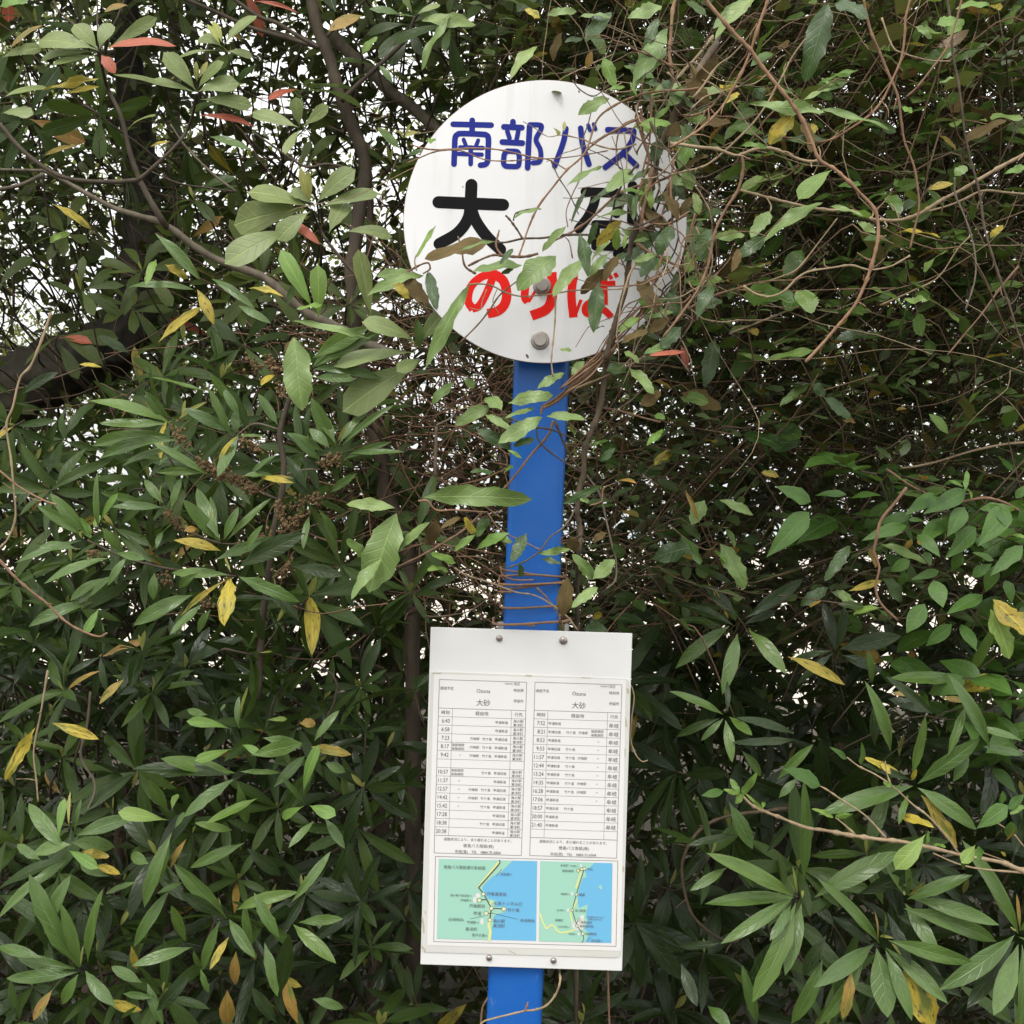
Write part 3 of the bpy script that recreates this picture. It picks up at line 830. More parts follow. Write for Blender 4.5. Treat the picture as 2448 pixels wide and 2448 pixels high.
flat_from('map_stop_ring', OV, OT, on_board, ROUTE, sheet_o, kind='stuff'); flat_from('map_stop', IV, IT, on_board, MARK, sheet_o, kind='stuff')
HV, HT = [], []
for i, (x, y, w, h) in enumerate([(520, 400, 42, 22), (492, 438, 28, 42), (555, 625, 28, 42), (1340, 385, 18, 26), (1304, 527, 18, 26), (1428, 588, 34, 24), (1350, 668, 18, 26), (1398, 735, 18, 20), (1418, 140, 18, 18)]):
    qline(HV, HT, [(x, y - h / 2 + w * .3), (x, y + h / 2 - w * .3)], w, .00228 + i * 2e-6, 1)
flat_from('map_station', HV, HT, on_board, MWHITE, sheet_o, kind='stuff')
E = lambda x, y, s, em, a='l', o=.0: text(BBp(x, y), s, em * S, a, o)
E(222, 148, '徳島バス南部運行系統図', 33, 'l', .03); E(715, 211, '右拡図へ', 27); E(596, 382, '宍喰温泉前', 35); E(280, 395, '海の駅穴喰温泉→', 24, 'l', .01); E(368, 438, '宍喰駅→', 25, 'l', .01)
E(445, 487, '宍喰駅前', 35); E(655, 464, '水床トンネル口', 36); E(778, 523, '竹ケ島', 35); E(485, 552, '甲浦', 34); E(264, 604, '(旧道経由)', 29); E(888, 613, '(新道経由)', 28)
E(428, 630, '甲浦駅→', 27); E(652, 618, '海の駅', 35, 'l', .01); E(652, 660, '東洋町', 35, 'l', .02); E(412, 689, '東洋町', 35, 'l', .04); E(468, 741, '室戸方面↓', 29)
E(1238, 135, '牟岐町', 24, 'l', .03); E(1322, 140, '牟岐駅→', 18); E(1252, 182, '海部病院', 26); E(1472, 168, '牟岐', 24); E(1242, 384, '鯖瀬駅→', 20); E(1400, 390, '鯖瀬', 26); E(1204, 525, '浅川駅→', 19)
E(1362, 528, '浅川駅前', 25); E(1190, 612, '海陽町', 25, 'l', .03); E(1460, 584, '←海部観光まぜのおか', 16); E(1480, 604, '(海南文化村入口)', 16); E(1412, 630, '海南病院', 25); E(1220, 668, '阿波海南駅→', 17); E(1404, 663, '海部高校前', 25)
E(1308, 732, '海部駅→', 18); E(1455, 730, '海部駅前', 25); E(1505, 790, '左拡図へ', 26)
flat_from('table_lines', LNV, LNT, on_board, LINE, sheet_o, kind='stuff')
flat_from('printing', [(a, b, .0029) if b > 2035 else (a, b, c) for a, b, c in TXV], TXT, on_board, INK, sheet_o, kind='stuff')
bpy.data.objects.remove(fo)

# ------------------------------------------------------------------ where the sky shows through (1932-px study picture): far and middle leaves thin out there
GAPS = np.array([
    (500, 215, 60, 62, .97), (410, 250, 40, 50, .9), (455, 150, 40, 40, .8), (560, 330, 60, 55, .95), (545, 290, 50, 50, .95), (630, 320, 35, 70, .85), (725, 250, 45, 60, .9), (745, 165, 30, 30, .8), (325, 210, 45, 35, .7),
    (300, 265, 30, 40, .6), (250, 240, 30, 30, .5), (35, 600, 75, 80, 1.), (95, 560, 60, 45, .95), (40, 680, 50, 40, .95), (20, 440, 40, 40, .6), (85, 375, 40, 40, .5), (270, 640, 30, 30, .6), (330, 680, 25, 25, .6),
    (735, 400, 42, 80, .95), (775, 560, 25, 45, .9), (725, 520, 40, 60, .8), (700, 300, 40, 60, .6), (745, 690, 40, 35, .7), (800, 665, 45, 26, .9), (900, 705, 40, 24, .9), (855, 760, 30, 60, .55), (820, 900, 30, 40, .5),
    (870, 1150, 55, 26, .98), (905, 1080, 40, 50, .95), (945, 1130, 22, 40, .85), (655, 1180, 24, 24, .8), (745, 1120, 25, 20, .6), (705, 1210, 20, 16, .7), (940, 990, 14, 60, .7), (1125, 1020, 25, 20, .7), (1110, 1075, 20, 20, .6),
    (1385, 395, 40, 32, .8), (1340, 360, 30, 30, .5), (1530, 520, 26, 30, .7), (1500, 580, 30, 30, .5), (1595, 700, 25, 22, .8), (1430, 1070, 30, 26, .7), (1540, 1090, 40, 45, .7), (1490, 1150, 40, 25, .7), (1740, 1160, 50, 40, .75),
    (1645, 1250, 40, 32, .8), (1330, 930, 40, 30, .4), (1215, 1530, 22, 70, .9), (1215, 1620, 24, 50, .85), (1290, 1580, 30, 90, .6), (1300, 1420, 26, 40, .5), (1850, 430, 40, 30, .4), (1870, 840, 26, 20, .5), (1700, 560, 40, 30, .35),
    (180, 1850, 65, 34, .85), (60, 1790, 34, 20, .6), (240, 1420, 30, 40, .7), (290, 1370, 30, 30, .7), (430, 1400, 26, 22, .7), (690, 1840, 60, 40, .4), (1690, 1830, 30, 30, .4), (1560, 1700, 30, 20, .3), (120, 1530, 30, 30, .3),
    (620, 470, 30, 40, .5), (590, 560, 30, 40, .5), (150, 300, 40, 40, .4), (250, 120, 40, 30, .4), (920, 30, 40, 20, .5), (1030, 20, 30, 20, .3), (180, 800, 40, 36, .75), (200, 850, 40, 30, .6), (640, 900, 40, 30, .4), (1200, 900, 20, 30, .4)], float)


def gap(B, soft=1.):
    x, y = toF(B)
    g = np.zeros(len(B))
    for cx, cy, rx, ry, s in GAPS:
        g = np.maximum(g, s * np.clip(1.6 - (((x - cx) / (rx * soft)) ** 2 + ((y - cy) / (ry * soft)) ** 2), 0, 1))
    return g


def gap1(p):
    x, y = toF(p)
    return float((GAPS[:, 4] * np.clip(1.6 - ((x - GAPS[:, 0]) / GAPS[:, 2]) ** 2 - ((y - GAPS[:, 1]) / GAPS[:, 3]) ** 2, 0, 1)).max())


def rand_normals(n, base, jit):
    return norm(np.array(base)[None] + rng.normal(size=(n, 3)) * jit)


GAPS[:, 2:4] *= .86


# ------------------------------------------------------------------ far trees: trunks, limbs and fine crowns against the sky
def far_tree(x, Y, h, rad, n, label, trunk_r=.09, lean=0., low=.25, leaf=.05):
    t = empty('tree', (x, Y, 0), label, 'tree', 'trees behind the hedge')
    items = [([(x, Y, -.1), (x + lean * .3, Y, h * .3), (x + lean * .8, Y + .1, h * .65), (x + lean, Y, h * .97)], trunk_r, trunk_r * .25)]
    tips = []
    for i in range(26):
        s = rng.uniform(low * .8, .95); a = rng.uniform(0, 6.28); L = rad * rng.uniform(.5, 1) * (1.1 - .5 * s)
        p0 = np.array([x + lean * s, Y, h * s]); p2 = p0 + np.array([math.cos(a) * L, math.sin(a) * L, L * rng.uniform(-.1, .6)])
        p1 = (p0 + p2) / 2 + rng.normal(0, .08, 3)
        items.append(([p0, p1, p2], trunk_r * .28, .006)); tips.append((p0, p2))
        for k in range(2):
            q = p0 + (p2 - p0) * rng.uniform(.3, 1); e = q + rng.normal(0, .3, 3); items.append(([q, (q + e) / 2 + rng.normal(0, .04, 3), e], .008, .003)); tips.append((q, e))
    link('trunk', tubes_mesh('trunk', items, BARK, 6, 3), t)
    k = rng.integers(len(tips), size=n); f = rng.uniform(size=(n, 1))
    A = np.array([q[0] for q in tips])[k]; Bq = np.array([q[1] for q in tips])[k]
    B = A + (Bq - A) * f ** .6 + rng.normal(0, .16, (n, 3))
    keep = rng.uniform(size=n) > gap(B) * .2
    B = B[keep]; n = len(B)
    link('crown', leaves_mesh(B, rng.normal(size=(n, 3)) + [0, 0, -.2], rand_normals(n, (0, -.2, 1), .7), leaf * rng.uniform(.6, 1.3, n), leaf * .45 * rng.uniform(.7, 1.2, n), 'speck', 'far'), t, kind='stuff')


FT = [(-3.4, 6.8, 5.2, 1.7, 'distant tree with a fine yellow green crown, farthest left behind the hedge'),
      (-1.7, 5.6, 4.6, 1.5, 'fine leaved tree behind the hedge, left of the blue pole, sky showing through its crown'),
      (.1, 6.4, 5.0, 1.6, 'fine leaved tree straight behind the round white sign'),
      (1.6, 5.4, 4.6, 1.5, 'backlit tree behind the vine tangle to the right of the round sign'),
      (3.3, 6.6, 5.2, 1.7, 'distant tree with a sparse crown, farthest right behind the hedge')]
for x, Y, h, r, lb in FT: far_tree(x, Y, h, r, 15000, lb, lean=rng.normal(0, .3), leaf=.042)

# ------------------------------------------------------------------ the dense thicket that closes the hedge: one mass of twigs and small leaves


def thicket(Y0, Y1, n, leaf, mat, kind, gapw, box=(-2.1, 2.1, -.05, 3.5), clump=.16, nrm=(0, -.45, 1), jit=.45, name='thicket', twigs=0, sel=None):
    W = (Y0 + Y1) / 2 / 2.6
    nc = max(20, n // 45)
    C0 = np.stack([rng.uniform(box[0] * W, box[1] * W, nc), rng.uniform(Y0, Y1, nc), rng.uniform(box[2], box[3] * W ** .5, nc)], -1)
    B = C0[rng.integers(nc, size=n)] + rng.normal(size=(n, 3)) * clump * np.array([1, .7, .75])
    keep = (rng.uniform(size=n) > gap(B) * gapw) & (B[:, 1] > Y0 - .3) & (B[:, 2] > 0)
    if sel is not None: keep &= sel(*toF(B)) > rng.uniform(size=n)
    B = B[keep]; n = len(B)
    X = rng.normal(size=(n, 3)) * [1, .6, .55] + [0, -.2, -.1]
    link(name, leaves_mesh(B, X, rand_normals(n, nrm, jit), leaf * rng.uniform(.6, 1.3, n), leaf * .42 * rng.uniform(.75, 1.25, n), kind, mat),
         label='dense mass of small shade-darkened leaves filling the inside of the hedge', cat='thicket', kind='stuff')


def tangle(n, Y0, Y1, xf, yf, r=(.0008, .0022), ln=(.25, .8), mat=TWIG, name='twig_tangle', gapw=.5, horiz=.5):
    items = []
    while len(items) < n:
        Y = rng.uniform(Y0, Y1)
        p = P('F', rng.uniform(*xf), rng.uniform(*yf), Y)
        if rng.uniform() < gap(p[None])[0] * gapw: continue
        d = norm(rng.normal(size=3) * [1, .5, 1 - horiz]); c = rng.normal(0, .16, 3); L = rng.uniform(*ln); k = 7
        pts = [p]
        for i in range(k):
            d = norm(d + c + rng.normal(0, .22, 3)); pts.append(pts[-1] + d * L / k)
        q = rng.uniform(*r) * (Y / 2.4)
        items.append((pts, q, q * .5))
    return link(name, tubes_mesh(name, items, mat, 4, 2), label='tangle of fine bare brown twigs woven through the inside of the hedge', cat='twigs', kind='stuff')


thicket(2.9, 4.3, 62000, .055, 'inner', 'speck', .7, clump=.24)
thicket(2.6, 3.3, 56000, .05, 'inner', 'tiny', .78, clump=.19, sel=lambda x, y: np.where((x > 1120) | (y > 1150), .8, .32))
tangle(1100, 2.4, 3.6, (-250, 2180), (-200, 2150), ln=(.3, 1.0), gapw=1.0)
tangle(440, 1.9, 2.8, (1080, 2150), (-150, 1100), mat=VINE_BROWN, ln=(.12, .5), r=(.0005, .0013))
tangle(420, 2.1, 2.8, (560, 1000), (600, 1150), mat=VINE_BROWN, ln=(.2, .6), r=(.0009, .0024))
tangle(210, 1.75, 2.4, (1120, 2050), (-100, 700), mat=VINE_TAN, ln=(.2, .7), r=(.0007, .0014))

# ------------------------------------------------------------------ the plants
tree = Plant('evergreen_tree', (-1.25, 2.35, 0), 'evergreen tree with whorled grey green and few red leaves, upper left of the sign', 'tree', None)
shrub = Plant('evergreen_shrub', (-.85, 2.15, 0), 'shrub with dried brown flower spikes among long green leaves, left of the blue pole', 'shrub', None)
lower = Plant('evergreen_shrub', (-1.0, 2.2, 0), 'dark low shrub with scattered yellow leaves, bottom left beside the timetable board', 'shrub', None)
right = Plant('evergreen_shrub', (.95, 2.2, 0), 'dark shrub with large star shaped leaf whorls, bottom right beside the timetable board', 'shrub', None)
privet = Plant('broadleaf_shrub', (1.1, 2.0, 0), 'small shrub with bright green pointed leaves at the right edge, above the large dark whorls', 'shrub', None)
holly = Plant('thicket_shrub', (.9, 2.6, 0), 'twiggy shrub of small dark leaves filling the right side behind the vines', 'shrub', None)
holly2 = Plant('thicket_shrub', (.1, 2.75, 0), 'small leaved shrub showing above the round sign and close behind the pole', 'shrub', None)
vine = Plant('climbing_vine', (.16, 1.72, 0), 'climbing vine with wavy edged leaves twined over the round sign and blue pole', 'vine', None)
sprig = Plant('bare_sapling', (.9, 1.75, 0), 'pale bare sapling branch with tiny fresh leaves reaching in at the lower right', 'sapling', None)

MAT = {'T': ('obov', 'pale'), 'S': ('lance', 'lit'), 'Q': ('obov', 'tree'), 'K': ('lance', 'dark'), 'V': ('ellip', 'vine'), 'W': ('ellip', 'vdark'), 'B': ('ellip', 'brown'), 'F': ('ellip', 'fresh'), 'G': ('obov', 'fresh'),
       'P': ('acum', 'privet'), 'D': ('lance', 'bud'), 'Y': ('lance', 'yellow'), 'O': ('lance', 'orange'), 'R': ('lance', 'red'), 'E': ('ellip', 'yellow'), 'M': ('ellip', 'small'), 'C': ('acum', 'vdark')}


def hero(plant, z, Y, txt):
    """lines: base x y, tip x y, width ratio, kind [tip depth offset in cm]; read off a study zoom"""
    for ln in txt.strip().split(';'):
        q = ln.split()
        if len(q) < 6: continue
        bx, by, tx, ty, w = map(float, q[:5]); k, mt = MAT[q[5]]
        dz = float(q[6]) / 100 if len(q) > 6 else rng.uniform(-.045, .02)
        Yb = Y + rng.normal(0, .012)
        a, b = P(z, bx, by, Yb), P(z, tx, ty, Yb + dz)
        X = b - a; L = np.linalg.norm(X); X = X / L
        N = np.array([rng.normal(0, .15), -1, rng.uniform(.15, .75)])
        N = N - X * (N @ X)
        # the width given is the width seen
        plant.leaf(a, X, N, L * 1.02, w * np.hypot(*(np.array(px(z, tx, ty)) - px(z, bx, by))) / K * pxm(Yb) * (1.3 if mt == 'pale' else .92 if k == 'lance' else 1.05), k, mt, pri=5)


hero(tree, 'TL', 1.78, '''555 285 205 165 .3 T; 555 285 430 120 .42 T; 555 285 610 118 .42 T; 550 295 200 275 .16 T; 545 310 305 365 .24 T; 600 280 885 108 .16 T; 600 280 930 160 .25 R; 570 310 645 390 .7 R;
1110 520 940 290 .3 T; 1110 510 1215 340 .4 T; 1110 520 1300 425 .4 T; 1120 560 1400 560 .22 T; 1100 520 650 435 .17 T; 1100 520 870 450 .2 T; 1110 460 1100 350 .3 D; 1120 440 1170 350 .3 D;
1255 265 1120 180 .4 T; 1260 260 1410 55 .36 T; 1240 250 1165 115 .22 D; 1250 240 1200 95 .3 D; 1240 285 940 285 .12 T; 1270 290 1415 290 .35 T;
1750 1170 1415 1040 .36 T; 1740 1180 1295 1215 .32 T; 1750 1190 1560 1310 .42 T; 1640 1290 1270 1440 .34 T; 1740 1130 1690 960 .3 D; 1745 1130 1735 970 .26 D; 1780 1150 1945 950 .38 T; 1790 1180 2100 1040 .2 T; 1760 1150 1650 1060 .4 T;
1850 1320 1935 1110 .4 T; 1620 1240 1775 1320 .34 R -3; 1690 720 1660 560 .36 T; 1690 720 1430 640 .32 T; 1700 720 1850 600 .3 T; 1690 730 1600 830 .4 T; 1120 655 1405 650 .16 R; 960 800 860 795 .3 Y;
0 330 200 240 .22 T; 0 560 240 450 .3 T; 0 640 160 605 .4 T; 50 290 190 100 .16 O; 240 510 560 450 .1 E; 350 535 560 495 .12 Y; 250 880 370 800 .22 Y; 720 30 590 30 .5 O; 0 40 120 -40 .5 F; 710 745 825 615 .3 T; 300 1150 510 1260 .2 Y;
930 1490 1060 1555 .34 E; 890 1930 1110 1705 .17 Y; 1110 1630 1200 1790 .36 Y -2; 280 1370 340 1300 .4 F; 880 1460 820 1580 .34 F; 1420 10 1650 20 .1 R; 1180 770 1380 810 .3 S; 870 1310 1120 1540 .2 S; 720 1620 1030 1560 .16 S; 1190 1570 1400 1680 .22 S; 1340 1720 1500 1800 .3 S''')
hero(tree, 'C1', 1.86, '''790 110 560 180 .5 O; 1060 100 850 40 .34 S; 1150 110 1090 -40 .3 T; 1170 110 1330 10 .3 T; 1430 110 1180 400 .2 V; 1210 150 1580 120 .28 V; 1180 120 950 110 .2 S; 900 260 780 360 .5 F; 1010 600 920 450 .3 S; 1060 1060 900 910 .4 S; 1075 980 1040 900 .4 D; 1090 980 1190 900 .34 D; 1090 980 1140 880 .3 D; 1090 1120 1230 1040 .3 S; 660 1650 985 1600 .26 T''')
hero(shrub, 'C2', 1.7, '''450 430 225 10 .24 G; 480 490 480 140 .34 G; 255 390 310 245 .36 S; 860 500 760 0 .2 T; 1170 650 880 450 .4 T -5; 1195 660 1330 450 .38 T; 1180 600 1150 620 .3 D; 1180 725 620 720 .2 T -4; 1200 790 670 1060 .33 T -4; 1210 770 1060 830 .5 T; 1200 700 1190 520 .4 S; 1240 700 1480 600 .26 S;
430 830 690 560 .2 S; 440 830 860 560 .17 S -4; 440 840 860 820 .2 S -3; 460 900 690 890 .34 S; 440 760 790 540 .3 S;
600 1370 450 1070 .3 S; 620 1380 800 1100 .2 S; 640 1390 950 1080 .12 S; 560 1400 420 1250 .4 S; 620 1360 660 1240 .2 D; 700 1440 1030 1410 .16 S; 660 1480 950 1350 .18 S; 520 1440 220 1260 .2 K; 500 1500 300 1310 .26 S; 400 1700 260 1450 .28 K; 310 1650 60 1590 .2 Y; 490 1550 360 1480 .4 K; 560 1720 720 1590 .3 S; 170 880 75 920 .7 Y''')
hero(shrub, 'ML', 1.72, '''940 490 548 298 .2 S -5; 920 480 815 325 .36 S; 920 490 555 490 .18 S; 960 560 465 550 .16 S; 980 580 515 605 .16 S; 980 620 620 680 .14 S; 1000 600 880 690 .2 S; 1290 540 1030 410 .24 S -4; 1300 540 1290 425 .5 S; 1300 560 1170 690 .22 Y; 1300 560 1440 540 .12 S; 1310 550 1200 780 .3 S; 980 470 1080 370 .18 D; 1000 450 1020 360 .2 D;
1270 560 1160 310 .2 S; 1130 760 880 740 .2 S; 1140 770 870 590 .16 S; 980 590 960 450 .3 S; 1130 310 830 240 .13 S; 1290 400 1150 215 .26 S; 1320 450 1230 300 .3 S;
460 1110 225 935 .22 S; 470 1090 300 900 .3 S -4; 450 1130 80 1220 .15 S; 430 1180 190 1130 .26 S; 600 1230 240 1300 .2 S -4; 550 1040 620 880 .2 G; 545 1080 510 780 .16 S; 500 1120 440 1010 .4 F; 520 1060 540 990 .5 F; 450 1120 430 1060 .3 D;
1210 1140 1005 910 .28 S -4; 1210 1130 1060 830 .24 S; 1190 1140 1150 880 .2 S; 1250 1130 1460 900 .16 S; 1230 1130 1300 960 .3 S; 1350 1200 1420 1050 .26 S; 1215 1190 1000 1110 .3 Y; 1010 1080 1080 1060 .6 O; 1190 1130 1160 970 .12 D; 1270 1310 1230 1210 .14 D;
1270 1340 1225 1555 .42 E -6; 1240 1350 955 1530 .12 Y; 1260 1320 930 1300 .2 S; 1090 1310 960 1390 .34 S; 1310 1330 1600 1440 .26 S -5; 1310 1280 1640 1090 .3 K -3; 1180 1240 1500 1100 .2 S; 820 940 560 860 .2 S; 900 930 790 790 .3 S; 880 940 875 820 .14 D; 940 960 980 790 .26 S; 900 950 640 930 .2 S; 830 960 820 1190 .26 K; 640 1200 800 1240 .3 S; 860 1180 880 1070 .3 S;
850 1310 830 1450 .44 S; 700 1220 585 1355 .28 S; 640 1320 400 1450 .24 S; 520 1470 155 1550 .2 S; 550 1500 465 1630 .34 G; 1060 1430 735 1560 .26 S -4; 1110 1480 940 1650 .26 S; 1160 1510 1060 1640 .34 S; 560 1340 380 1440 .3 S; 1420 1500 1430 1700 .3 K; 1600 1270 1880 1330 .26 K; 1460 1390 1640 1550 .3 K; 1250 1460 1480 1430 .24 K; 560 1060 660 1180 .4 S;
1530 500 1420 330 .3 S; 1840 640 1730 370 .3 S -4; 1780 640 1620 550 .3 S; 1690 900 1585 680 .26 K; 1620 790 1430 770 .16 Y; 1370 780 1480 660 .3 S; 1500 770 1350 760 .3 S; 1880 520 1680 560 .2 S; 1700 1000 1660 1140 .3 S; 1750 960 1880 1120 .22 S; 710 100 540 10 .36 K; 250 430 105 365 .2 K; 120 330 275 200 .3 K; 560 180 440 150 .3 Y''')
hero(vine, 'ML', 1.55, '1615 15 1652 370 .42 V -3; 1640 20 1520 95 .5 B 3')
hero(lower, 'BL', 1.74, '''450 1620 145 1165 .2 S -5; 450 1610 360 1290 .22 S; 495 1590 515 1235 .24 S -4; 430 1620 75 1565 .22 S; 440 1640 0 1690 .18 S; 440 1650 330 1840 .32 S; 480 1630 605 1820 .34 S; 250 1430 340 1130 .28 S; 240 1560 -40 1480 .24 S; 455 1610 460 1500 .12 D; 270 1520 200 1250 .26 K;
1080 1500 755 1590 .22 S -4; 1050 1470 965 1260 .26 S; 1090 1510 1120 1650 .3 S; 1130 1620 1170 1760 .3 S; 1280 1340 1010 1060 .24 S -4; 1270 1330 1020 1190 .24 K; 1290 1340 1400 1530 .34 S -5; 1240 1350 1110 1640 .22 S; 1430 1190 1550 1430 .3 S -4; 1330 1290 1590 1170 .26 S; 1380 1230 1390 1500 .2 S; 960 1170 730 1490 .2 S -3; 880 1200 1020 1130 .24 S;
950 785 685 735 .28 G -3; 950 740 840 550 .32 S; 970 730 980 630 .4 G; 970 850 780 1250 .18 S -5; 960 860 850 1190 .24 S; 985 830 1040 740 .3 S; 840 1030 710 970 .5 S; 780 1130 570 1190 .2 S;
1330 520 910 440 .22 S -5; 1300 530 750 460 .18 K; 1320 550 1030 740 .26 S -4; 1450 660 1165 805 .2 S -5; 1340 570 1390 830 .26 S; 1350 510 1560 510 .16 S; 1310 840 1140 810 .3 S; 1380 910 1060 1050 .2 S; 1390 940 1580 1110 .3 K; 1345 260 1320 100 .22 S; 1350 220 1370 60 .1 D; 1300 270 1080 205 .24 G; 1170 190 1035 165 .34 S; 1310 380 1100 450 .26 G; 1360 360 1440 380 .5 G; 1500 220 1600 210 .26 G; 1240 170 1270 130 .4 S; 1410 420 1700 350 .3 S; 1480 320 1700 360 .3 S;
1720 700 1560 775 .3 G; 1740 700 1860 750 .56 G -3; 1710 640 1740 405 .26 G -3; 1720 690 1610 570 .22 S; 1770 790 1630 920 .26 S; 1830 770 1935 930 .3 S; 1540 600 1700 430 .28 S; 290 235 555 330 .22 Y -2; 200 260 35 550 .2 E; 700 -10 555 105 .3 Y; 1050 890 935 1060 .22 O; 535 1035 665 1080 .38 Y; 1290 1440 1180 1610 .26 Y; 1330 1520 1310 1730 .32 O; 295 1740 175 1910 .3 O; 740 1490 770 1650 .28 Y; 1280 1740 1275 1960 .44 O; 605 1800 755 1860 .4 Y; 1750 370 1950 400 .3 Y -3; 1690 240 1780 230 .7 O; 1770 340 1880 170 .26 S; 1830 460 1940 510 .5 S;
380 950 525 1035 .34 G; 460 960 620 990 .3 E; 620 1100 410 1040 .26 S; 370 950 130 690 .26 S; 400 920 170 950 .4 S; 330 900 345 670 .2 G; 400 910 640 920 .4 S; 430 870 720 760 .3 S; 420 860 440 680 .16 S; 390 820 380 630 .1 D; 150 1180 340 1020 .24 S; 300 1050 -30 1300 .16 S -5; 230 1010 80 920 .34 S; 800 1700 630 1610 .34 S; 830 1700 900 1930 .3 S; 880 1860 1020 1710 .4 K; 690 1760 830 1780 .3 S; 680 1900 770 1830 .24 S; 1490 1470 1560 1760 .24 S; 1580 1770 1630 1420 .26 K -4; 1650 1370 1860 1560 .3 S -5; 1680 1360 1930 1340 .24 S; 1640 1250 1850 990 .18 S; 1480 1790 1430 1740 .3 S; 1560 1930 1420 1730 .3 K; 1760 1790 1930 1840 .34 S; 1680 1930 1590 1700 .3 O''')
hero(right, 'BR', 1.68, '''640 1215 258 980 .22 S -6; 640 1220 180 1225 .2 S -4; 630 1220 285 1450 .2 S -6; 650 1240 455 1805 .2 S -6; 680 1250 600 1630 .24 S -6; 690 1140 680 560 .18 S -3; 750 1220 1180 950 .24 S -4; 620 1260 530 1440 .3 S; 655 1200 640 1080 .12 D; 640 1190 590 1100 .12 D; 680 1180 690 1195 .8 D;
1120 1480 890 1165 .2 S -6; 1090 1480 800 1700 .27 S -7; 1150 1500 1500 1785 .2 S -7; 1165 1460 1640 1590 .2 S -5; 1150 1510 1310 1890 .2 S -6; 1100 1500 1160 1890 .36 S -4; 1080 1490 890 1340 .24 K; 1130 1450 1180 1340 .3 S; 1110 1450 1105 1290 .12 O; 1120 1440 1160 1430 .4 D; 1030 1560 830 1950 .2 S -4; 860 1560 930 1940 .2 S; 820 1430 680 1660 .3 K; 800 1560 660 1950 .22 S;
1270 1230 1600 1100 .24 S -5; 1290 1220 1775 1340 .18 S -6; 1260 1250 1445 1510 .28 S -7; 1250 1280 1820 1430 .18 S -3; 1250 1200 1160 1000 .22 S; 1270 1200 1300 1060 .28 S; 1280 1210 1360 1150 .16 Y; 1260 1210 1255 1180 .6 D; 1210 1320 1420 1400 .26 K; 1160 1300 1290 1600 .2 K; 1000 1200 1340 1060 .26 K; 1430 1040 1600 1100 .3 K;
1310 590 820 718 .22 S -4; 1330 580 1670 340 .24 S -4; 1300 540 1370 200 .22 S; 1330 600 1680 800 .24 S -4; 1350 640 1580 930 .18 E; 1280 640 1230 780 .3 S; 1300 560 1060 470 .2 K; 1240 540 1110 450 .3 E; 1300 560 1320 510 .5 Y; 1180 400 1130 90 .28 S -6; 1400 180 1180 90 .3 K; 1420 190 1240 20 .26 K; 1500 430 1600 160 .2 S; 1740 380 1600 30 .24 S -4; 1930 340 1690 240 .2 S; 1950 420 1750 370 .24 S; 1530 570 1620 430 .4 S; 1090 370 1090 150 .26 K; 540 560 720 370 .22 S; 550 660 640 560 .4 S;
1900 1430 1700 960 .2 S -4; 1880 1430 1545 1730 .26 S -6; 1900 1480 1755 1880 .26 S -7; 1920 1480 1950 1950 .2 S -6; 1880 1460 1610 1840 .2 K; 1910 1400 1890 1200 .12 O; 1890 1410 1880 1400 .9 D; 1900 1410 2050 1300 .3 S; 1900 1440 2200 1560 .2 S -4;
240 190 -20 50 .2 S -4; 220 210 -30 300 .2 K; 240 210 120 325 .26 S; 250 220 290 425 .3 S -4; 270 200 400 310 .32 S -5; 340 390 480 550 .3 S; 260 180 270 0 .2 K; 660 330 340 350 .16 K; 640 300 400 190 .24 K; 260 1050 70 1170 .26 S; 330 870 70 900 .2 K; 270 680 400 940 .3 S; 480 970 620 790 .22 K; 240 620 115 645 .36 P; 370 1800 500 1500 .34 K; 430 1930 370 1700 .3 S; 150 1830 270 1930 .5 S; 0 1590 90 1830 .3 K; 230 1470 0 1510 .2 K;
960 1620 930 1910 .24 O; 1250 1630 1450 1950 .4 E -3; 1215 760 1395 790 .34 E -5; 1350 80 1210 60 .3 O; 1470 95 1600 105 .3 O; 1120 460 1180 510 .5 Y; 1960 1900 1870 1700 .4 S; 850 1800 780 1940 .4 S''')
hero(right, 'MR', 1.82, '''290 1600 0 1440 .22 K; 270 1590 -20 1570 .2 K; 270 1600 -20 1790 .24 S; 310 1640 260 1920 .3 S -6; 370 1620 575 1830 .3 S -6; 350 1560 690 1340 .2 K; 300 1540 130 1380 .4 K; 350 1590 530 1510 .26 K; 260 1570 180 1370 .1 E; 850 1740 800 1470 .26 K; 860 1730 910 1500 .26 K; 870 1730 1200 1650 .3 K -3; 830 1740 600 1770 .2 K; 840 1750 640 1900 .2 K; 1560 1890 1150 1890 .2 S -5; 880 1760 1100 1840 .3 K; 1580 1880 1720 1600 .24 S -4; 585 1770 895 1890 .2 Y -4; 1050 1920 1050 1770 .4 S; 300 1380 60 1260 .2 K -3''')
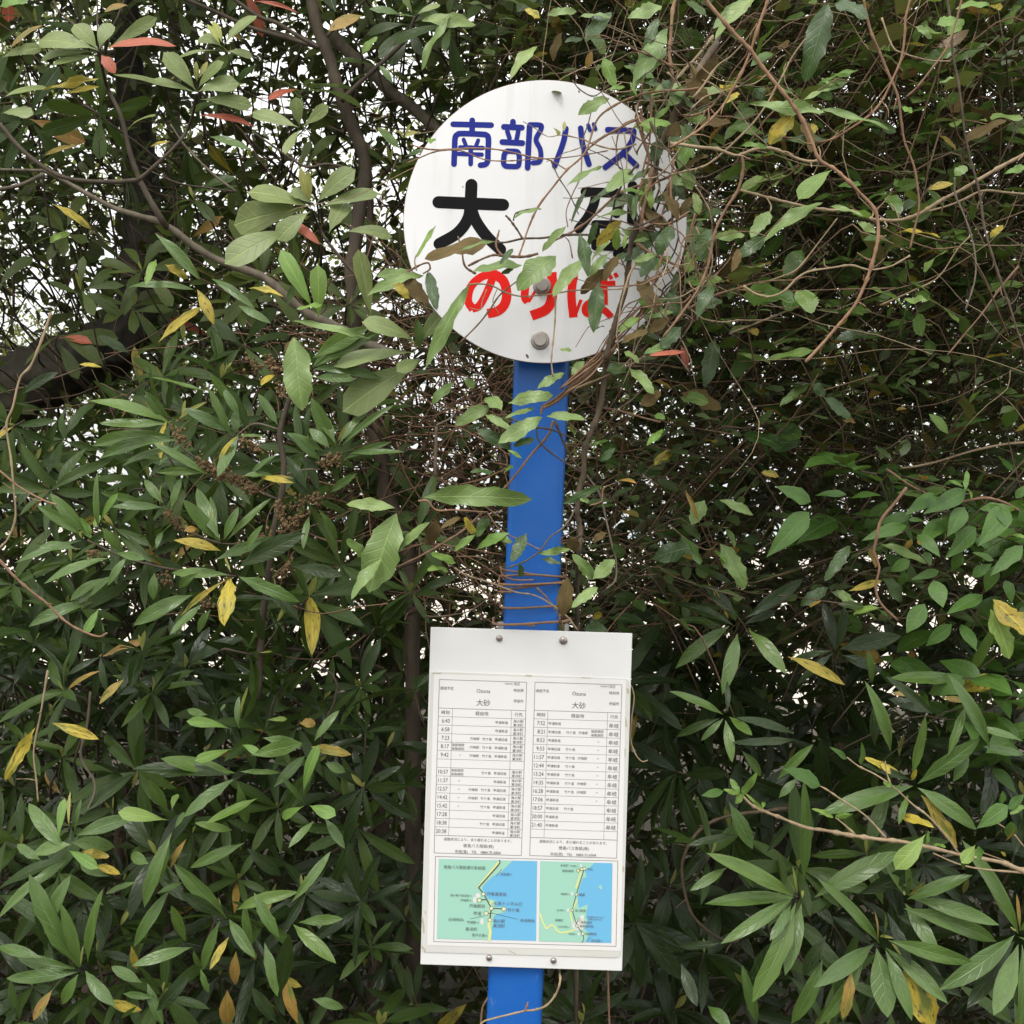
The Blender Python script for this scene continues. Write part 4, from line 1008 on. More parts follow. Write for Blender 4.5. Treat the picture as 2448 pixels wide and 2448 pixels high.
hero(privet, 'MR', 1.74, '''1570 855 1370 965 .4 P -4; 1410 880 1270 950 .5 P; 1700 930 1790 1000 .5 P; 1800 950 1670 1110 .6 P -5; 1560 950 1480 1080 .6 P; 1500 990 1520 1090 .5 P; 1270 990 1090 1030 .34 P; 1240 1050 1030 1100 .34 P; 1450 1010 1310 1160 .45 P; 1620 1060 1490 1200 .5 P -4; 1250 1020 1340 1010 .3 P; 1640 960 1820 930 .3 P; 1620 1130 1740 1150 .6 P; 1860 960 1930 1080 .6 P; 1840 900 1900 830 .5 P; 1720 1240 1600 1200 .36 P; 1880 1160 1730 1300 .4 P -3; 1730 1270 1680 1410 .5 P; 1660 1430 1460 1540 .34 P -4; 1390 1350 1440 1500 .6 P; 1340 1480 1240 1640 .5 P; 1490 1590 1350 1710 .4 P; 1540 1590 1620 1740 .44 P -4; 1260 1240 1150 1300 .5 P; 1340 1190 1380 1260 .6 P; 1230 1300 1210 1390 .6 P; 1560 860 1580 740 .24 F; 1550 840 1475 785 .26 F; 1560 850 1610 850 .3 F; 1800 970 1850 940 .4 F; 1820 1100 1920 1110 .2 F; 930 900 1080 860 .3 P; 910 880 750 860 .3 P; 705 975 505 1175 .42 P -5; 715 920 555 835 .5 P; 1300 1100 1420 1190 .5 P; 1400 1100 1480 1010 .5 P; 1550 1200 1480 1300 .5 P; 1600 1330 1700 1260 .5 P; 1420 1300 1300 1330 .4 P; 1780 1350 1840 1460 .5 P;
1715 1455 1905 1660 .46 E -6; 1700 1510 1830 1740 .4 F -4; 920 1410 1100 1355 .24 Y; 1270 1120 1240 1180 .6 O; 1300 1130 1310 1160 .5 O''')
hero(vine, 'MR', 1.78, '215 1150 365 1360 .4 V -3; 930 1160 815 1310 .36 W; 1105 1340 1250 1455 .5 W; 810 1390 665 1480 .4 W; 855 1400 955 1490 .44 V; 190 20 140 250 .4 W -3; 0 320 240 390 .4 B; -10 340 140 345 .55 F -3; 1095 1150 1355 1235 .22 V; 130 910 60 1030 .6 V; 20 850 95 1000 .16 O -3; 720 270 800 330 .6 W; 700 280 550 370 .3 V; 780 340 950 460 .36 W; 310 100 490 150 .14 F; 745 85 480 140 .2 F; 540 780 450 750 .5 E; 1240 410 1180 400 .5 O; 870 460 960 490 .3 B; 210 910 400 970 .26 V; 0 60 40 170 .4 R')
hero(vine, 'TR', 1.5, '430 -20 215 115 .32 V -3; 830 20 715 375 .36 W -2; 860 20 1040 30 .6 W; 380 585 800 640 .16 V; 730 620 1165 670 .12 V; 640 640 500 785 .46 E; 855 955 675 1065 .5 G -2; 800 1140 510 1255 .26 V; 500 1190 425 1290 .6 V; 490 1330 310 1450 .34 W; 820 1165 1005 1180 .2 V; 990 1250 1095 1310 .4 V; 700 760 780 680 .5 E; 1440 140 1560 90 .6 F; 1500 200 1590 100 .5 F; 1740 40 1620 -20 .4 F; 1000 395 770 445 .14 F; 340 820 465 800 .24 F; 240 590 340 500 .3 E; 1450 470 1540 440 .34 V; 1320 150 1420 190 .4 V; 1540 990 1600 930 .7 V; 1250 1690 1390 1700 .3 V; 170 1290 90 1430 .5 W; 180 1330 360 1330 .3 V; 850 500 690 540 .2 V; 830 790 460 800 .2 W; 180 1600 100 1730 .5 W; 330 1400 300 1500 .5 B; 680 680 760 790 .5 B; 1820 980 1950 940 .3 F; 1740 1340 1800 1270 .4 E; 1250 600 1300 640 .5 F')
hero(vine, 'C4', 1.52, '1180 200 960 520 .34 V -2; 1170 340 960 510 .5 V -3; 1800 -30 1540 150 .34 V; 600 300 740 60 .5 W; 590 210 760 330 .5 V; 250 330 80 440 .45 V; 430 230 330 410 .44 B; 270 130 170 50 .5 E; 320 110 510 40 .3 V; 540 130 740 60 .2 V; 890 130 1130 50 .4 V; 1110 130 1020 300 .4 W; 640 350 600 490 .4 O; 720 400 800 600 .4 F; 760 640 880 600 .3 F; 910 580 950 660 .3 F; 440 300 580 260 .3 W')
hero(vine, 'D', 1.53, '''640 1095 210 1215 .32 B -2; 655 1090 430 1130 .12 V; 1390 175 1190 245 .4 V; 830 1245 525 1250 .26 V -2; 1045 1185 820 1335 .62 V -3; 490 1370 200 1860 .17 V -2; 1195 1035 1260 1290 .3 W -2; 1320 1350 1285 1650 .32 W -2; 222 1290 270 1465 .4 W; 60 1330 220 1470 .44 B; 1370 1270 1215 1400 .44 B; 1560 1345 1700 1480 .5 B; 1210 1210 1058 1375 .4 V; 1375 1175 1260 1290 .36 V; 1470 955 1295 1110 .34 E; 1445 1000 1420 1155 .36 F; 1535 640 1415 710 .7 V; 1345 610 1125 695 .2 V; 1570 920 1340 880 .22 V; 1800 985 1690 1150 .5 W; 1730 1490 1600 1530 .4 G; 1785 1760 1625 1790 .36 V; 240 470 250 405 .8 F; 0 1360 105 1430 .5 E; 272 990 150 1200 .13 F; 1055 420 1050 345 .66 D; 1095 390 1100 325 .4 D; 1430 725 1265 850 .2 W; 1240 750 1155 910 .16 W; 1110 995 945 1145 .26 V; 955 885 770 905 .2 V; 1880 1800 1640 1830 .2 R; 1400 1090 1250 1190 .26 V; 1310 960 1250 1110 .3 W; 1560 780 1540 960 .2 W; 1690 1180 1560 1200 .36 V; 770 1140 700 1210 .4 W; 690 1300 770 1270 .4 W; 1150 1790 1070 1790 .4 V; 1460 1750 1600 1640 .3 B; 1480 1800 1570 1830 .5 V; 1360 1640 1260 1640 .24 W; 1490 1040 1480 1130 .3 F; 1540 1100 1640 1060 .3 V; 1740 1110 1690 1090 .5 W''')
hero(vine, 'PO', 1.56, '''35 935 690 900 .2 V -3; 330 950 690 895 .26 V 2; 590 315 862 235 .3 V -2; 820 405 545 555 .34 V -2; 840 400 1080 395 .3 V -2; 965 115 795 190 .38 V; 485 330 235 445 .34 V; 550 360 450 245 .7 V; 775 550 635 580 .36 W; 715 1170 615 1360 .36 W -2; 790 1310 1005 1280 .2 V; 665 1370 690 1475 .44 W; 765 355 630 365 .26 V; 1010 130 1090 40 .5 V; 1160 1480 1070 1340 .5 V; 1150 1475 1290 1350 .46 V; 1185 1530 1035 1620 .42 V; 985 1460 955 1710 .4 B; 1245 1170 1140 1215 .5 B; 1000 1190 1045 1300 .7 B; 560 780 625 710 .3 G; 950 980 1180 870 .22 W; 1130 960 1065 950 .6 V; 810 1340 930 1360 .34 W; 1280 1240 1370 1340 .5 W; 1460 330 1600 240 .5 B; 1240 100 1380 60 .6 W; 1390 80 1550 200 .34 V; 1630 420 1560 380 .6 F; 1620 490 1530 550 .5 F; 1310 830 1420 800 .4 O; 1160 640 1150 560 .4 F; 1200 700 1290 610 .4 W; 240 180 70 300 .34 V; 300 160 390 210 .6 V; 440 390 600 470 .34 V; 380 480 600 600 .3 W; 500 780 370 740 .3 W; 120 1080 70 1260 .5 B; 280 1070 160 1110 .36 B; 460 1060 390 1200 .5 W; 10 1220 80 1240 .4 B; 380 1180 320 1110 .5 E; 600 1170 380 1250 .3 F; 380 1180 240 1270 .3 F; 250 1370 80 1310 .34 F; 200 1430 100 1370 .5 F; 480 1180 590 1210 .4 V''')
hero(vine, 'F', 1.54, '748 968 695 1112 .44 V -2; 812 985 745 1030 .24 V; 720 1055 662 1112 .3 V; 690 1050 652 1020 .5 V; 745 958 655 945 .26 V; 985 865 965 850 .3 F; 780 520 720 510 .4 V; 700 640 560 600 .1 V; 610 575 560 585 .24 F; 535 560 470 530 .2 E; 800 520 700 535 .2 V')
hero(sprig, 'BR', 1.6, '''785 590 620 490 .52 P -3; 330 640 285 550 .36 F; 330 640 265 615 .4 F; 340 640 405 560 .4 F; 350 630 310 690 .5 F; 340 650 380 640 .4 F; 460 720 410 680 .3 F; 460 720 470 665 .4 F; 860 770 790 725 .36 F; 870 770 915 730 .4 F; 880 770 930 770 .4 F; 1195 600 1150 570 .5 F; 1210 600 1245 555 .4 F; 1380 860 1245 1030 .46 G -3; 1380 930 1400 850 .3 F; 1420 925 1475 910 .5 F; 1660 920 1600 1010 .6 G -3; 1680 930 1690 1000 .5 P; 1015 470 1010 340 .4 P; 935 440 830 370 .3 P; 1590 1000 1590 1080 .3 P; 1840 700 1690 810 .5 P; 1840 720 1930 640 .5 P; 1860 790 1850 900 .6 P; 1810 690 1810 620 .7 P; 1820 900 1885 870 .3 O; 1800 960 1840 990 .4 Y; 1930 700 1890 740 .5 F''')

# branches of the evergreen tree, upper left
YT_ = 2.0


def branch(plant, z, Y, pts, r0, r1, mat=BARK, name='branch', knots=.0):
    return link(name, tubes_mesh(name, [(zpath(z, pts, Y), r0 * pxm(Y) * ZO[z][2] / K, r1 * pxm(Y) * ZO[z][2] / K)], mat, 8, 5, knots, .07), plant.root)


branch(tree, 'TL', 2.0, [(2200, 1990), (2050, 1930), (1932, 1860), (1740, 1770), (1600, 1660), (1500, 1570), (1380, 1520), (1240, 1470), (1100, 1390), (1000, 1310), (900, 1250), (780, 1215), (640, 1170), (480, 1085), (300, 985), (240, 960)], 30, 11, BARKG)
branch(tree, 'TL', 1.98, [(940, 1280, 2.0), (900, 1220), (820, 1080), (770, 970), (730, 850), (680, 650), (600, 480), (560, 300, 1.82)], 20, 9)
branch(tree, 'TL', 1.94, [(780, 1015), (900, 910), (1000, 810), (1070, 700), (1110, 530, 1.82)], 12, 7)
branch(tree, 'TL', 1.95, [(780, 1015), (640, 1025), (480, 1020), (350, 995), (230, 930), (100, 820), (0, 700), (-150, 560)], 13, 12)
branch(tree, 'TL', 1.9, [(560, 295, 1.8), (450, 170), (330, 60), (290, -40)], 7, 4); branch(tree, 'TL', 1.9, [(560, 280, 1.8), (620, 180), (660, 100), (720, -60)], 7, 4); branch(tree, 'TL', 1.92, [(555, 240), (548, 120), (550, -40)], 5, 4, BARKG)
branch(tree, 'TL', 1.99, [(250, 980), (120, 1040), (0, 1065), (-90, 1070)], 12, 10, BARKG); branch(tree, 'TL', 1.99, [(240, 962), (120, 958), (-80, 955)], 9, 8, BARKG)
branch(tree, 'TL', 2.15, [(1010, -20), (1200, 60), (1400, 150), (1600, 210), (1800, 270)], 10, 12); branch(tree, 'TL', 2.1, [(1300, -20), (1450, 90), (1560, 130), (1700, 215), (1800, 270)], 11, 12)
branch(tree, 'TL', 2.05, [(1330, 1080), (1200, 980), (1050, 830), (960, 700)], 8, 5, BARKG); branch(tree, 'TL', 2.1, [(1320, 1080), (1180, 1060), (1000, 1030), (800, 940)], 6, 4); branch(tree, 'TL', 2.1, [(2000, 960), (1850, 925), (1730, 940), (1620, 880), (1420, 740)], 10, 5)
branch(tree, 'TL', 1.86, [(1850, 1370), (1800, 1290), (1755, 1180, 1.8)], 10, 7); branch(tree, 'TL', 1.86, [(2100, 1650), (1960, 1500), (1850, 1370)], 12, 10)
# the slender trunk behind, between the whorls and the sign
branch(tree, 'C1', 2.25, [(400, -200), (430, 0), (480, 220), (560, 420), (620, 640), (700, 850), (790, 1080), (815, 1250), (770, 1500), (740, 1750), (720, 1932), (735, 2300), (760, 2500), (860, 3000), (930, 3280), (950, 3500), (1050, 3700), (1100, 3850), (1140, 4200), (1150, 5200), (1150, 7200)], 42, 62, BARK, 'trunk')
branch(tree, 'C1', 2.4, [(560, 230), (720, 400), (850, 500), (980, 640), (1140, 760), (1290, 890), (1420, 1000)], 46, 38, BARKG)
branch(tree, 'C1', 2.2, [(640, 720), (760, 600), (980, 400), (1110, 260), (1180, 100), (1330, -30)], 20, 12)
branch(tree, 'C1', 2.2, [(540, 260), (620, 170), (720, 90), (840, -30)], 13, 9); branch(tree, 'C1', 2.3, [(470, 330), (300, 270), (140, 220), (-40, 190)], 15, 12)
branch(tree, 'C1', 2.5, [(830, 1230), (850, 1500), (830, 1900)], 26, 24)
# shrub stem with dried spikes
branch(shrub, 'ML', 1.86, [(1600, 330), (1560, 450), (1540, 560), (1560, 700), (1555, 830), (1530, 960), (1500, 1100), (1480, 1300), (1440, 1600), (1420, 2000)], 14, 20)
branch(shrub, 'ML', 1.86, [(1530, 520), (1400, 490), (1300, 555)], 7, 4, BARKG); branch(shrub, 'ML', 1.86, [(1540, 910), (1420, 860), (1180, 740), (1000, 620), (930, 500)], 8, 5); branch(shrub, 'ML', 1.9, [(1575, 770), (1660, 745), (1760, 740)], 7, 5, BARKG); branch(shrub, 'ML', 1.9, [(1500, 1100), (1400, 1150), (1220, 1150)], 9, 5)
branch(shrub, 'ML', 1.9, [(1220, 1150), (1100, 1110), (960, 1030), (900, 940)], 7, 4); branch(shrub, 'ML', 1.9, [(1300, 1330), (1000, 1300), (700, 1230), (480, 1130)], 8, 5)
# the thick leaning trunk at the left edge
lean = empty('leaning_tree', (-1.6, 2.9, 0), 'thick dark trunk leaning across the left edge behind the leaves', 'tree')
branch_pts = zpath('F', [(-260, 960), (-120, 850), (0, 755), (110, 700), (200, 660), (255, 600), (272, 500, 2.85), (270, 380, 3.0), (250, 200, 3.2), (230, -100, 3.4), (220, -500, 3.6)], 2.75)


def rough_trunk(name, p, r0, r1, parent):
    V, T = tube(p, r0, r1, 28, 14, .02)
    n = len(V) - 2
    c = V[:n].reshape(-1, 28, 3); m = c.mean(1, keepdims=True); q = c - m
    th = np.arange(28)[None] / 28 * 2 * math.pi; ss = np.linspace(0, 1, len(c))[:, None] * np.linalg.norm(np.diff(p, axis=0), axis=1).sum()
    k = 1 + .09 * np.sin(th * 3 + ss * 9) + .06 * np.sin(th * 7 - ss * 14 + 2) + .05 * np.sin(th * 2 + ss * 31) + .045 * np.sin(th * 13 + 6 * np.sin(ss * 5)) + .035 * rng.normal(size=(len(c), 28))
    V[:n] = (m + q * k[..., None]).reshape(-1, 3)
    return link(name, mesh_from(name, V, T, BARKT), parent)


rough_trunk('trunk', branch_pts, 72 * pxm(2.75), 22 * pxm(2.75), lean)
rough_trunk('trunk', zpath('F', [(-230, 930, 2.76), (-420, 1250, 2.85), (-500, 1700, 2.9), (-520, 2500, 2.9)], 2.8), 80 * pxm(2.75), 110 * pxm(2.75), lean)
n_ = 40000  # crown added above the view to shade the inside of the hedge
shade_crown = np.stack([rng.uniform(-3.6, 3.6, n_), rng.uniform(1.95, 6.6, n_), rng.uniform(2.65, 4.4, n_)], -1)
shade_crown[:, 2] += .25 * np.sin(shade_crown[:, 0] * 2.1) + .2 * np.sin(shade_crown[:, 1] * 2.7)
fx_, fy_ = toF(shade_crown)
shade_crown = shade_crown[(fy_ < -40)]
link('crown', leaves_mesh(shade_crown, rng.normal(size=shade_crown.shape) * [1, 1, .5], rand_normals(len(shade_crown), (0, 0, 1), .4), .1 * rng.uniform(.7, 1.2, len(shade_crown)), .036 * rng.uniform(.8, 1.2, len(shade_crown)), 'speck', 'dark'), lean, kind='stuff')
it_ = []
for i in range(30):
    a_ = rng.uniform(0, 6.28); p0_ = branch_pts[-1]; e_ = np.array([rng.uniform(-3.2, 3.2), rng.uniform(2.5, 6), rng.uniform(3.1, 4.4)])
    it_.append(([p0_, p0_ * .6 + e_ * .4 + [0, 0, .3], e_], .03, .006))
link('limb', tubes_mesh('limb', it_, BARKT, 6, 4), lean, kind='stuff')
# dark boughs seen low in the hedge
low = empty('dark_tree', (.55, 2.7, 0), 'tree with dark crooked boughs, low behind the whorled shrub at the right', 'tree')
for pts, r in (([(1150, 2150), (1260, 1780, 2.5), (1310, 1700, 2.5), (1440, 1620, 2.6), (1600, 1500, 2.7), (1650, 1350, 2.8)], 34), ([(1290, 2300), (1330, 1900, 2.5), (1350, 1700, 2.55), (1330, 1300, 2.7), (1320, 900, 2.8)], 15),
               ([(2100, 1040), (1900, 1115, 2.5), (1790, 1110, 2.5), (1700, 1060, 2.5), (1600, 1110, 2.5), (1300, 1160, 2.6)], 11), ([(1790, 1130), (1740, 1080, 2.5), (1680, 1020, 2.6), (1560, 980, 2.7)], 13)):
    link('bough', tubes_mesh('bough', [(zpath('F', pts, 2.5), r * pxm(2.5), r * .5 * pxm(2.5))], BARKT, 9, 6, 0, .08), low)
low2 = empty('dark_tree', (-.75, 2.7, 0), 'tree with a forked brown trunk low behind the yellow leaves at the bottom left', 'tree')
for pts, r in (([(150, 2300), (160, 1930, 2.4), (190, 1850, 2.4), (260, 1800, 2.4), (330, 1750, 2.5)], 24), ([(165, 1900, 2.4), (190, 1830, 2.5), (260, 1640, 2.6), (330, 1400, 2.7)], 14), ([(240, 2000, 2.6), (225, 1600, 2.6), (260, 1350, 2.7), (300, 1150, 2.8)], 13), ([(700, 2300), (720, 1500, 2.6), (740, 1300, 2.6), (770, 1150, 2.6)], 20)):
    link('trunk', tubes_mesh('trunk', [(zpath('F', pts, 2.4), r * pxm(2.4), r * .5 * pxm(2.4))], bark_mat('bark_brown', (.03, .02, .014), (.12, .08, .055), 40, bump=.8), 9, 6, 0, .08), low2)

# dried flower spikes on the shrub


def spike(z, Y, a, b, n, w):
    p0, p1 = P(z, *a, Y), P(z, *b, Y)
    ico = bmesh.new(); bmesh.ops.create_icosphere(ico, subdivisions=1, radius=1)
    v0 = np.array([v.co[:] for v in ico.verts]); t0 = np.array([[v.index for v in f.verts] for f in ico.faces]); ico.free()
    Vs, Ts = [], []
    for i in range(n):
        c = p0 + (p1 - p0) * rng.uniform() + rng.normal(0, w, 3); r = rng.uniform(.0014, .0032)
        Vs.append(v0 * r * rng.uniform(.7, 1.3, (1, 3)) * rng.uniform(.8, 1.2, (len(v0), 1)) + c); Ts.append(t0 + 12 * i)
    o = link('flower_spike', mesh_from('flower_spike', np.concatenate(Vs), np.concatenate(Ts), SPK, smooth=False), shrub.root)
    o['kind'] = 'stuff'


SPK = bark_mat('dried_flowers', (.08, .045, .02), (.26, .17, .075), 260)
for a, b, n in (((940, 490), (1020, 600), 60), ((1080, 690), (1220, 780), 90), ((1200, 750), (1420, 870), 140), ((1310, 580), (1430, 630), 60), ((1480, 120), (1500, 200), 45), ((1530, 260), (1560, 330), 30), ((1760, 720), (1870, 680), 70), ((1540, 1080), (1680, 990), 80),
                ((920, 980), (1000, 1070), 50), ((1290, 1200), (1470, 1100), 90), ((1630, 930), (1760, 890), 70), ((890, 1310), (930, 1370), 40), ((490, 1190), (530, 1210), 26), ((1110, 1440), (1150, 1490), 26), ((1540, 1330), (1600, 1250), 50), ((1540, 930), (1560, 1040), 40), ((1370, 130), (1420, 200), 30)):
    spike('ML', 1.8, a, b, n, .0045)

# --- random whorls filling each plant, each on its twig
TRUNKS = ((70, 740, 120, 60), (190, 670, 90, 60), (560, 60, 50, 100), (625, 190, 50, 110), (680, 340, 50, 110), (690, 480, 45, 90), (250, 380, 60, 45), (420, 470, 70, 40), (560, 540, 60, 40), (255, 200, 36, 110), (860, 900, 110, 130))


def fill(plant, n, xf, yf, Yr, length, wr, kind, mat, leaves=(7, 11), young=1.2, axis=(0, -.75, .55), old=.05, mind=62, gw=.75, back=(.0, .35, -.18), alt=None, zones=()):
    pts = []; tries = 0
    while len(pts) < n and tries < n * 40:
        tries += 1
        x, y = rng.uniform(*xf), rng.uniform(*yf)
        Y = Yr[0] + (Yr[1] - Yr[0]) * rng.uniform() ** .8
        if any((x - a) ** 2 + (y - b) ** 2 < (mind * .6 if abs(Y - c) > .2 else mind) ** 2 for a, b, c in pts): continue
        p = P('F', x, y, Y)
        if p[2] < .05 or rng.uniform() < gap(p[None], 1.25)[0] * gw: continue
        if any(((x - a) / c) ** 2 + ((y - b) / e) ** 2 < 1 for a, b, c, e in zones): continue
        # leave the sign and its post clear
        if Y < 1.78 and ((x - 1028) ** 2 + (y - 418) ** 2 < 340 ** 2 or (880 < x < 1160 and y > 600) or (740 < x < 1260 and y > 1120)): continue
        pts.append((x, y, Y))
        ax = norm(np.array(axis) + rng.normal(0, .38, 3))
        m = mat if not alt or rng.uniform() > .3 else alt
        le = length * rng.uniform(.75, 1.15)
        plant.rosette(p, ax, int(rng.integers(*leaves)), le, wr, kind, m, int(rng.poisson(young)), old=old)
        q = p - ax * .06; e = p + np.array(back) * rng.uniform(.5, 1.3) + rng.normal(0, .06, 3)
        plant.twig([p, q, (q + e) / 2 + rng.normal(0, .02, 3), e, e + [rng.normal(0, .06), .1, -.12]], .0016, .0032)


fill(tree, 150, (-230, 900), (-220, 660), (2.05, 2.9), .1, .25, 'obov', 'tree', old=.014, mind=58, alt='shrub', zones=TRUNKS)
fill(tree, 26, (560, 1250), (-200, 120), (1.95, 2.5), .095, .3, 'obov', 'tree', old=.03, mind=58, alt='small', zones=TRUNKS)
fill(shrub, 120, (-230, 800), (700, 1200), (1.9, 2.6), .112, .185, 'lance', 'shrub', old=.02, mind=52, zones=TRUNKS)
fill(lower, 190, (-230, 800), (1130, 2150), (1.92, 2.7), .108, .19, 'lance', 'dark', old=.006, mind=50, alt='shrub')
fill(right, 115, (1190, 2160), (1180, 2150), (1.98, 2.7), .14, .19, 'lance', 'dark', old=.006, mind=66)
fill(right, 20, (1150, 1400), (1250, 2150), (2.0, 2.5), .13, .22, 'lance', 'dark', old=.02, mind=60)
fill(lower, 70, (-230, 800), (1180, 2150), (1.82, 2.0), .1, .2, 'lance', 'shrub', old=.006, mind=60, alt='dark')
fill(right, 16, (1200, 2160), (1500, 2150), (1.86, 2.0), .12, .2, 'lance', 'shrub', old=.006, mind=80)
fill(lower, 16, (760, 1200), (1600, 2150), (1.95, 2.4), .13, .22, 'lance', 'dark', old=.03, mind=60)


def sprays(plant, n, xf, yf, Yr, leaf, wr, kind, mat, per=(5, 10), nrm=(0, -.35, 1), jit=.3, gw=.8, ln=(.08, .2), old=.03):
    """leaves set alternately along fine twigs"""
    k = 0
    while k < n:
        x, y, Y = rng.uniform(*xf), rng.uniform(*yf), rng.uniform(*Yr)
        p = P('F', x, y, Y)
        if p[2] < .05 or rng.uniform() < gap(p[None], 1.2)[0] * gw: continue
        k += 1
        d = norm(rng.normal(size=3) * [1, .5, .35] + [0, -.3, .05]); L = rng.uniform(*ln); m = int(rng.integers(*per))
        bend = rng.normal(0, .25, 3)
        pts = [p + d * L * s + bend * L * s * s for s in np.linspace(0, 1, 4)]
        plant.twig([p - d * .1 + [0, .1, -.1]] + pts, .0014, .0008)
        for i in range(m):
            s = (i + .6) / m; b = p + d * L * s + bend * L * s * s
            sd_ = norm(np.cross(d, [0, 0, 1])) * (1 if i % 2 else -1)
            X = norm(d * .7 + sd_ + rng.normal(0, .3, 3)); N = norm(np.array(nrm) + rng.normal(0, jit, 3))
            le = leaf * rng.uniform(.65, 1.25); q = rng.uniform()
            plant.leaf(b, X, N, le, le * wr * rng.uniform(.8, 1.2), kind, mat if q > old else rng.choice(['yellow', 'orange', 'brown', 'fresh']))


sprays(holly, 820, (1180, 2180), (-200, 1250), (2.15, 2.9), .05, .42, 'ellip', 'small')
sprays(holly, 760, (1160, 2120), (-150, 1180), (1.82, 2.45), .04, .42, 'ellip', 'small', old=.05)
sprays(holly, 210, (1230, 2120), (-180, 620), (1.72, 2.15), .052, .4, 'ellip', 'lit', per=(3, 8), old=.1, jit=.5)
sprays(holly, 200, (1250, 2100), (-100, 900), (1.9, 2.3), .052, .42, 'ellip', 'vdark', old=.08)
sprays(holly2, 170, (900, 1300), (-200, 160), (2.0, 2.6), .05, .42, 'ellip', 'small', old=.07)
sprays(holly2, 150, (700, 1350), (560, 1250), (2.2, 2.9), .05, .42, 'ellip', 'small', gw=.95, old=.06)
sprays(privet, 46, (1640, 2120), (900, 1400), (1.8, 2.1), .075, .46, 'acum', 'privet', per=(4, 8), nrm=(0, -.6, .9), ln=(.12, .25))
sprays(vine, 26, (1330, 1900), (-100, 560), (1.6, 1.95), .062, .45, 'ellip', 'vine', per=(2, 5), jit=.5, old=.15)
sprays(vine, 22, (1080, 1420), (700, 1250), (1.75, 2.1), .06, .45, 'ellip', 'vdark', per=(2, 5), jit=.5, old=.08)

# --- vines: every runner that can be followed is a stem of its own
runner_group = 'bare vine runners hanging in front of the hedge'


def stem(plant, z, Y, pts, w, mat, taper=.75, knots=.35, parent=None):
    r = w * .5 * ZO[z][2] / K * pxm(Y)
    return link('stem', tubes_mesh('stem', [(zpath(z, pts, Y), r, r * taper)], mat, 7, 6, knots, .08), parent or plant.root)


def runner(z, Y, pts, w, mat, label, taper=.75):
    p = zpath(z, pts, Y)
    o = empty('vine_runner', tuple(p[0]), label, 'vine', runner_group)
    r = w * .5 * ZO[z][2] / K * pxm(Y)
    link('stem', tubes_mesh('stem', [(p, r, r * taper)], mat, 7, 6, .35, .08), o)
    n = len(p)
    for i in range(1, n - 1):                   # short dry side shoots and buds at the nodes
        if rng.uniform() < .45:
            q = p[i]; d = norm(rng.normal(size=3) + [0, -.3, -.2]) * rng.uniform(.008, .03)
            link('side_shoot', tubes_mesh('side_shoot', [([q, q + d * .5 + rng.normal(0, .002, 3), q + d], r * .55, r * .25)], mat, 5, 3, .3), o)


runner('TR', 1.42, [(120, -60), (140, 0), (230, 110), (310, 200), (390, 280), (460, 380), (540, 480), (620, 580), (690, 690), (740, 810), (780, 900), (860, 950), (930, 1010), (1010, 1090), (1095, 1190), (1110, 1330), (1080, 1470), (1040, 1590), (990, 1700), (940, 1770), (870, 1850), (800, 1932), (700, 2040)], 22, VINE_RED, 'thickest reddish vine zigzagging down the upper right, right of the sign')
runner('TR', 1.46, [(510, -60), (490, 0), (450, 110), (410, 230), (390, 290), (350, 390), (290, 500), (240, 590), (150, 690), (60, 760), (-60, 830)], 17, VINE_RED, 'reddish vine curving down from the top edge to the upper right of the sign')
runner('TR', 1.5, [(1300, -60), (1290, 0), (1265, 100), (1260, 200), (1240, 330), (1190, 450), (1130, 570), (1060, 650), (960, 720), (860, 780), (770, 800), (680, 790), (560, 770)], 14, VINE_RED, 'pinkish vine sweeping in a wide bow across the upper right')
runner('TR', 1.55, [(1030, 0), (1040, 60), (1070, 180), (1120, 300), (1170, 420), (1220, 540), (1240, 680), (1260, 800), (1310, 930), (1330, 1040), (1340, 1170), (1310, 1310), (1290, 1400)], 15, VINE_BROWN, 'brown vine hanging almost straight through the upper right tangle')
runner('TR', 1.46, [(1590, -50), (1580, 0), (1540, 150), (1490, 280), (1410, 390), (1330, 490), (1270, 545)], 13, VINE_BROWN, 'orange brown shoot arching down from the top right')
runner('TR', 1.52, [(1490, -60), (1500, 0), (1520, 150), (1530, 300), (1560, 460), (1580, 600), (1600, 760), (1630, 900), (1670, 1040), (1690, 1150), (1710, 1290), (1760, 1460), (1800, 1580), (1850, 1720), (1890, 1850), (1930, 1960), (2000, 2150)], 15, VINE_DARK, 'long dark vine falling near the right edge')
runner('TR', 1.48, [(-60, 810), (0, 815), (100, 830), (200, 840), (300, 875), (340, 870), (420, 840), (500, 835), (580, 860), (660, 895), (730, 910), (780, 900)], 20, VINE_TAN, 'hairy tan vine joining the reddish zigzag vine from the left')
runner('TR', 1.58, [(2050, 800), (1932, 870), (1800, 940), (1680, 1010), (1570, 1075), (1480, 1120), (1400, 1170), (1330, 1210), (1230, 1240), (1140, 1240), (1060, 1230), (980, 1190), (800, 1180), (640, 1150), (480, 1110), (330, 1070)], 22, VINE_TAN, 'thick straw coloured vine slanting in from the right edge')
runner('TR', 1.6, [(2000, 1100), (1840, 1085), (1700, 1075), (1600, 1120), (1500, 1160), (1340, 1205)], 14, VINE_TAN, 'thin straw vine alongside the thick slanting one at the right')
runner('TR', 1.5, [(350, 1610), (420, 1655), (500, 1670), (580, 1640), (650, 1570), (720, 1530), (840, 1510), (960, 1495), (1060, 1520), (1180, 1500), (1290, 1440)], 13, VINE_TAN, 'tan vine looping under the straw vine right of the sign')
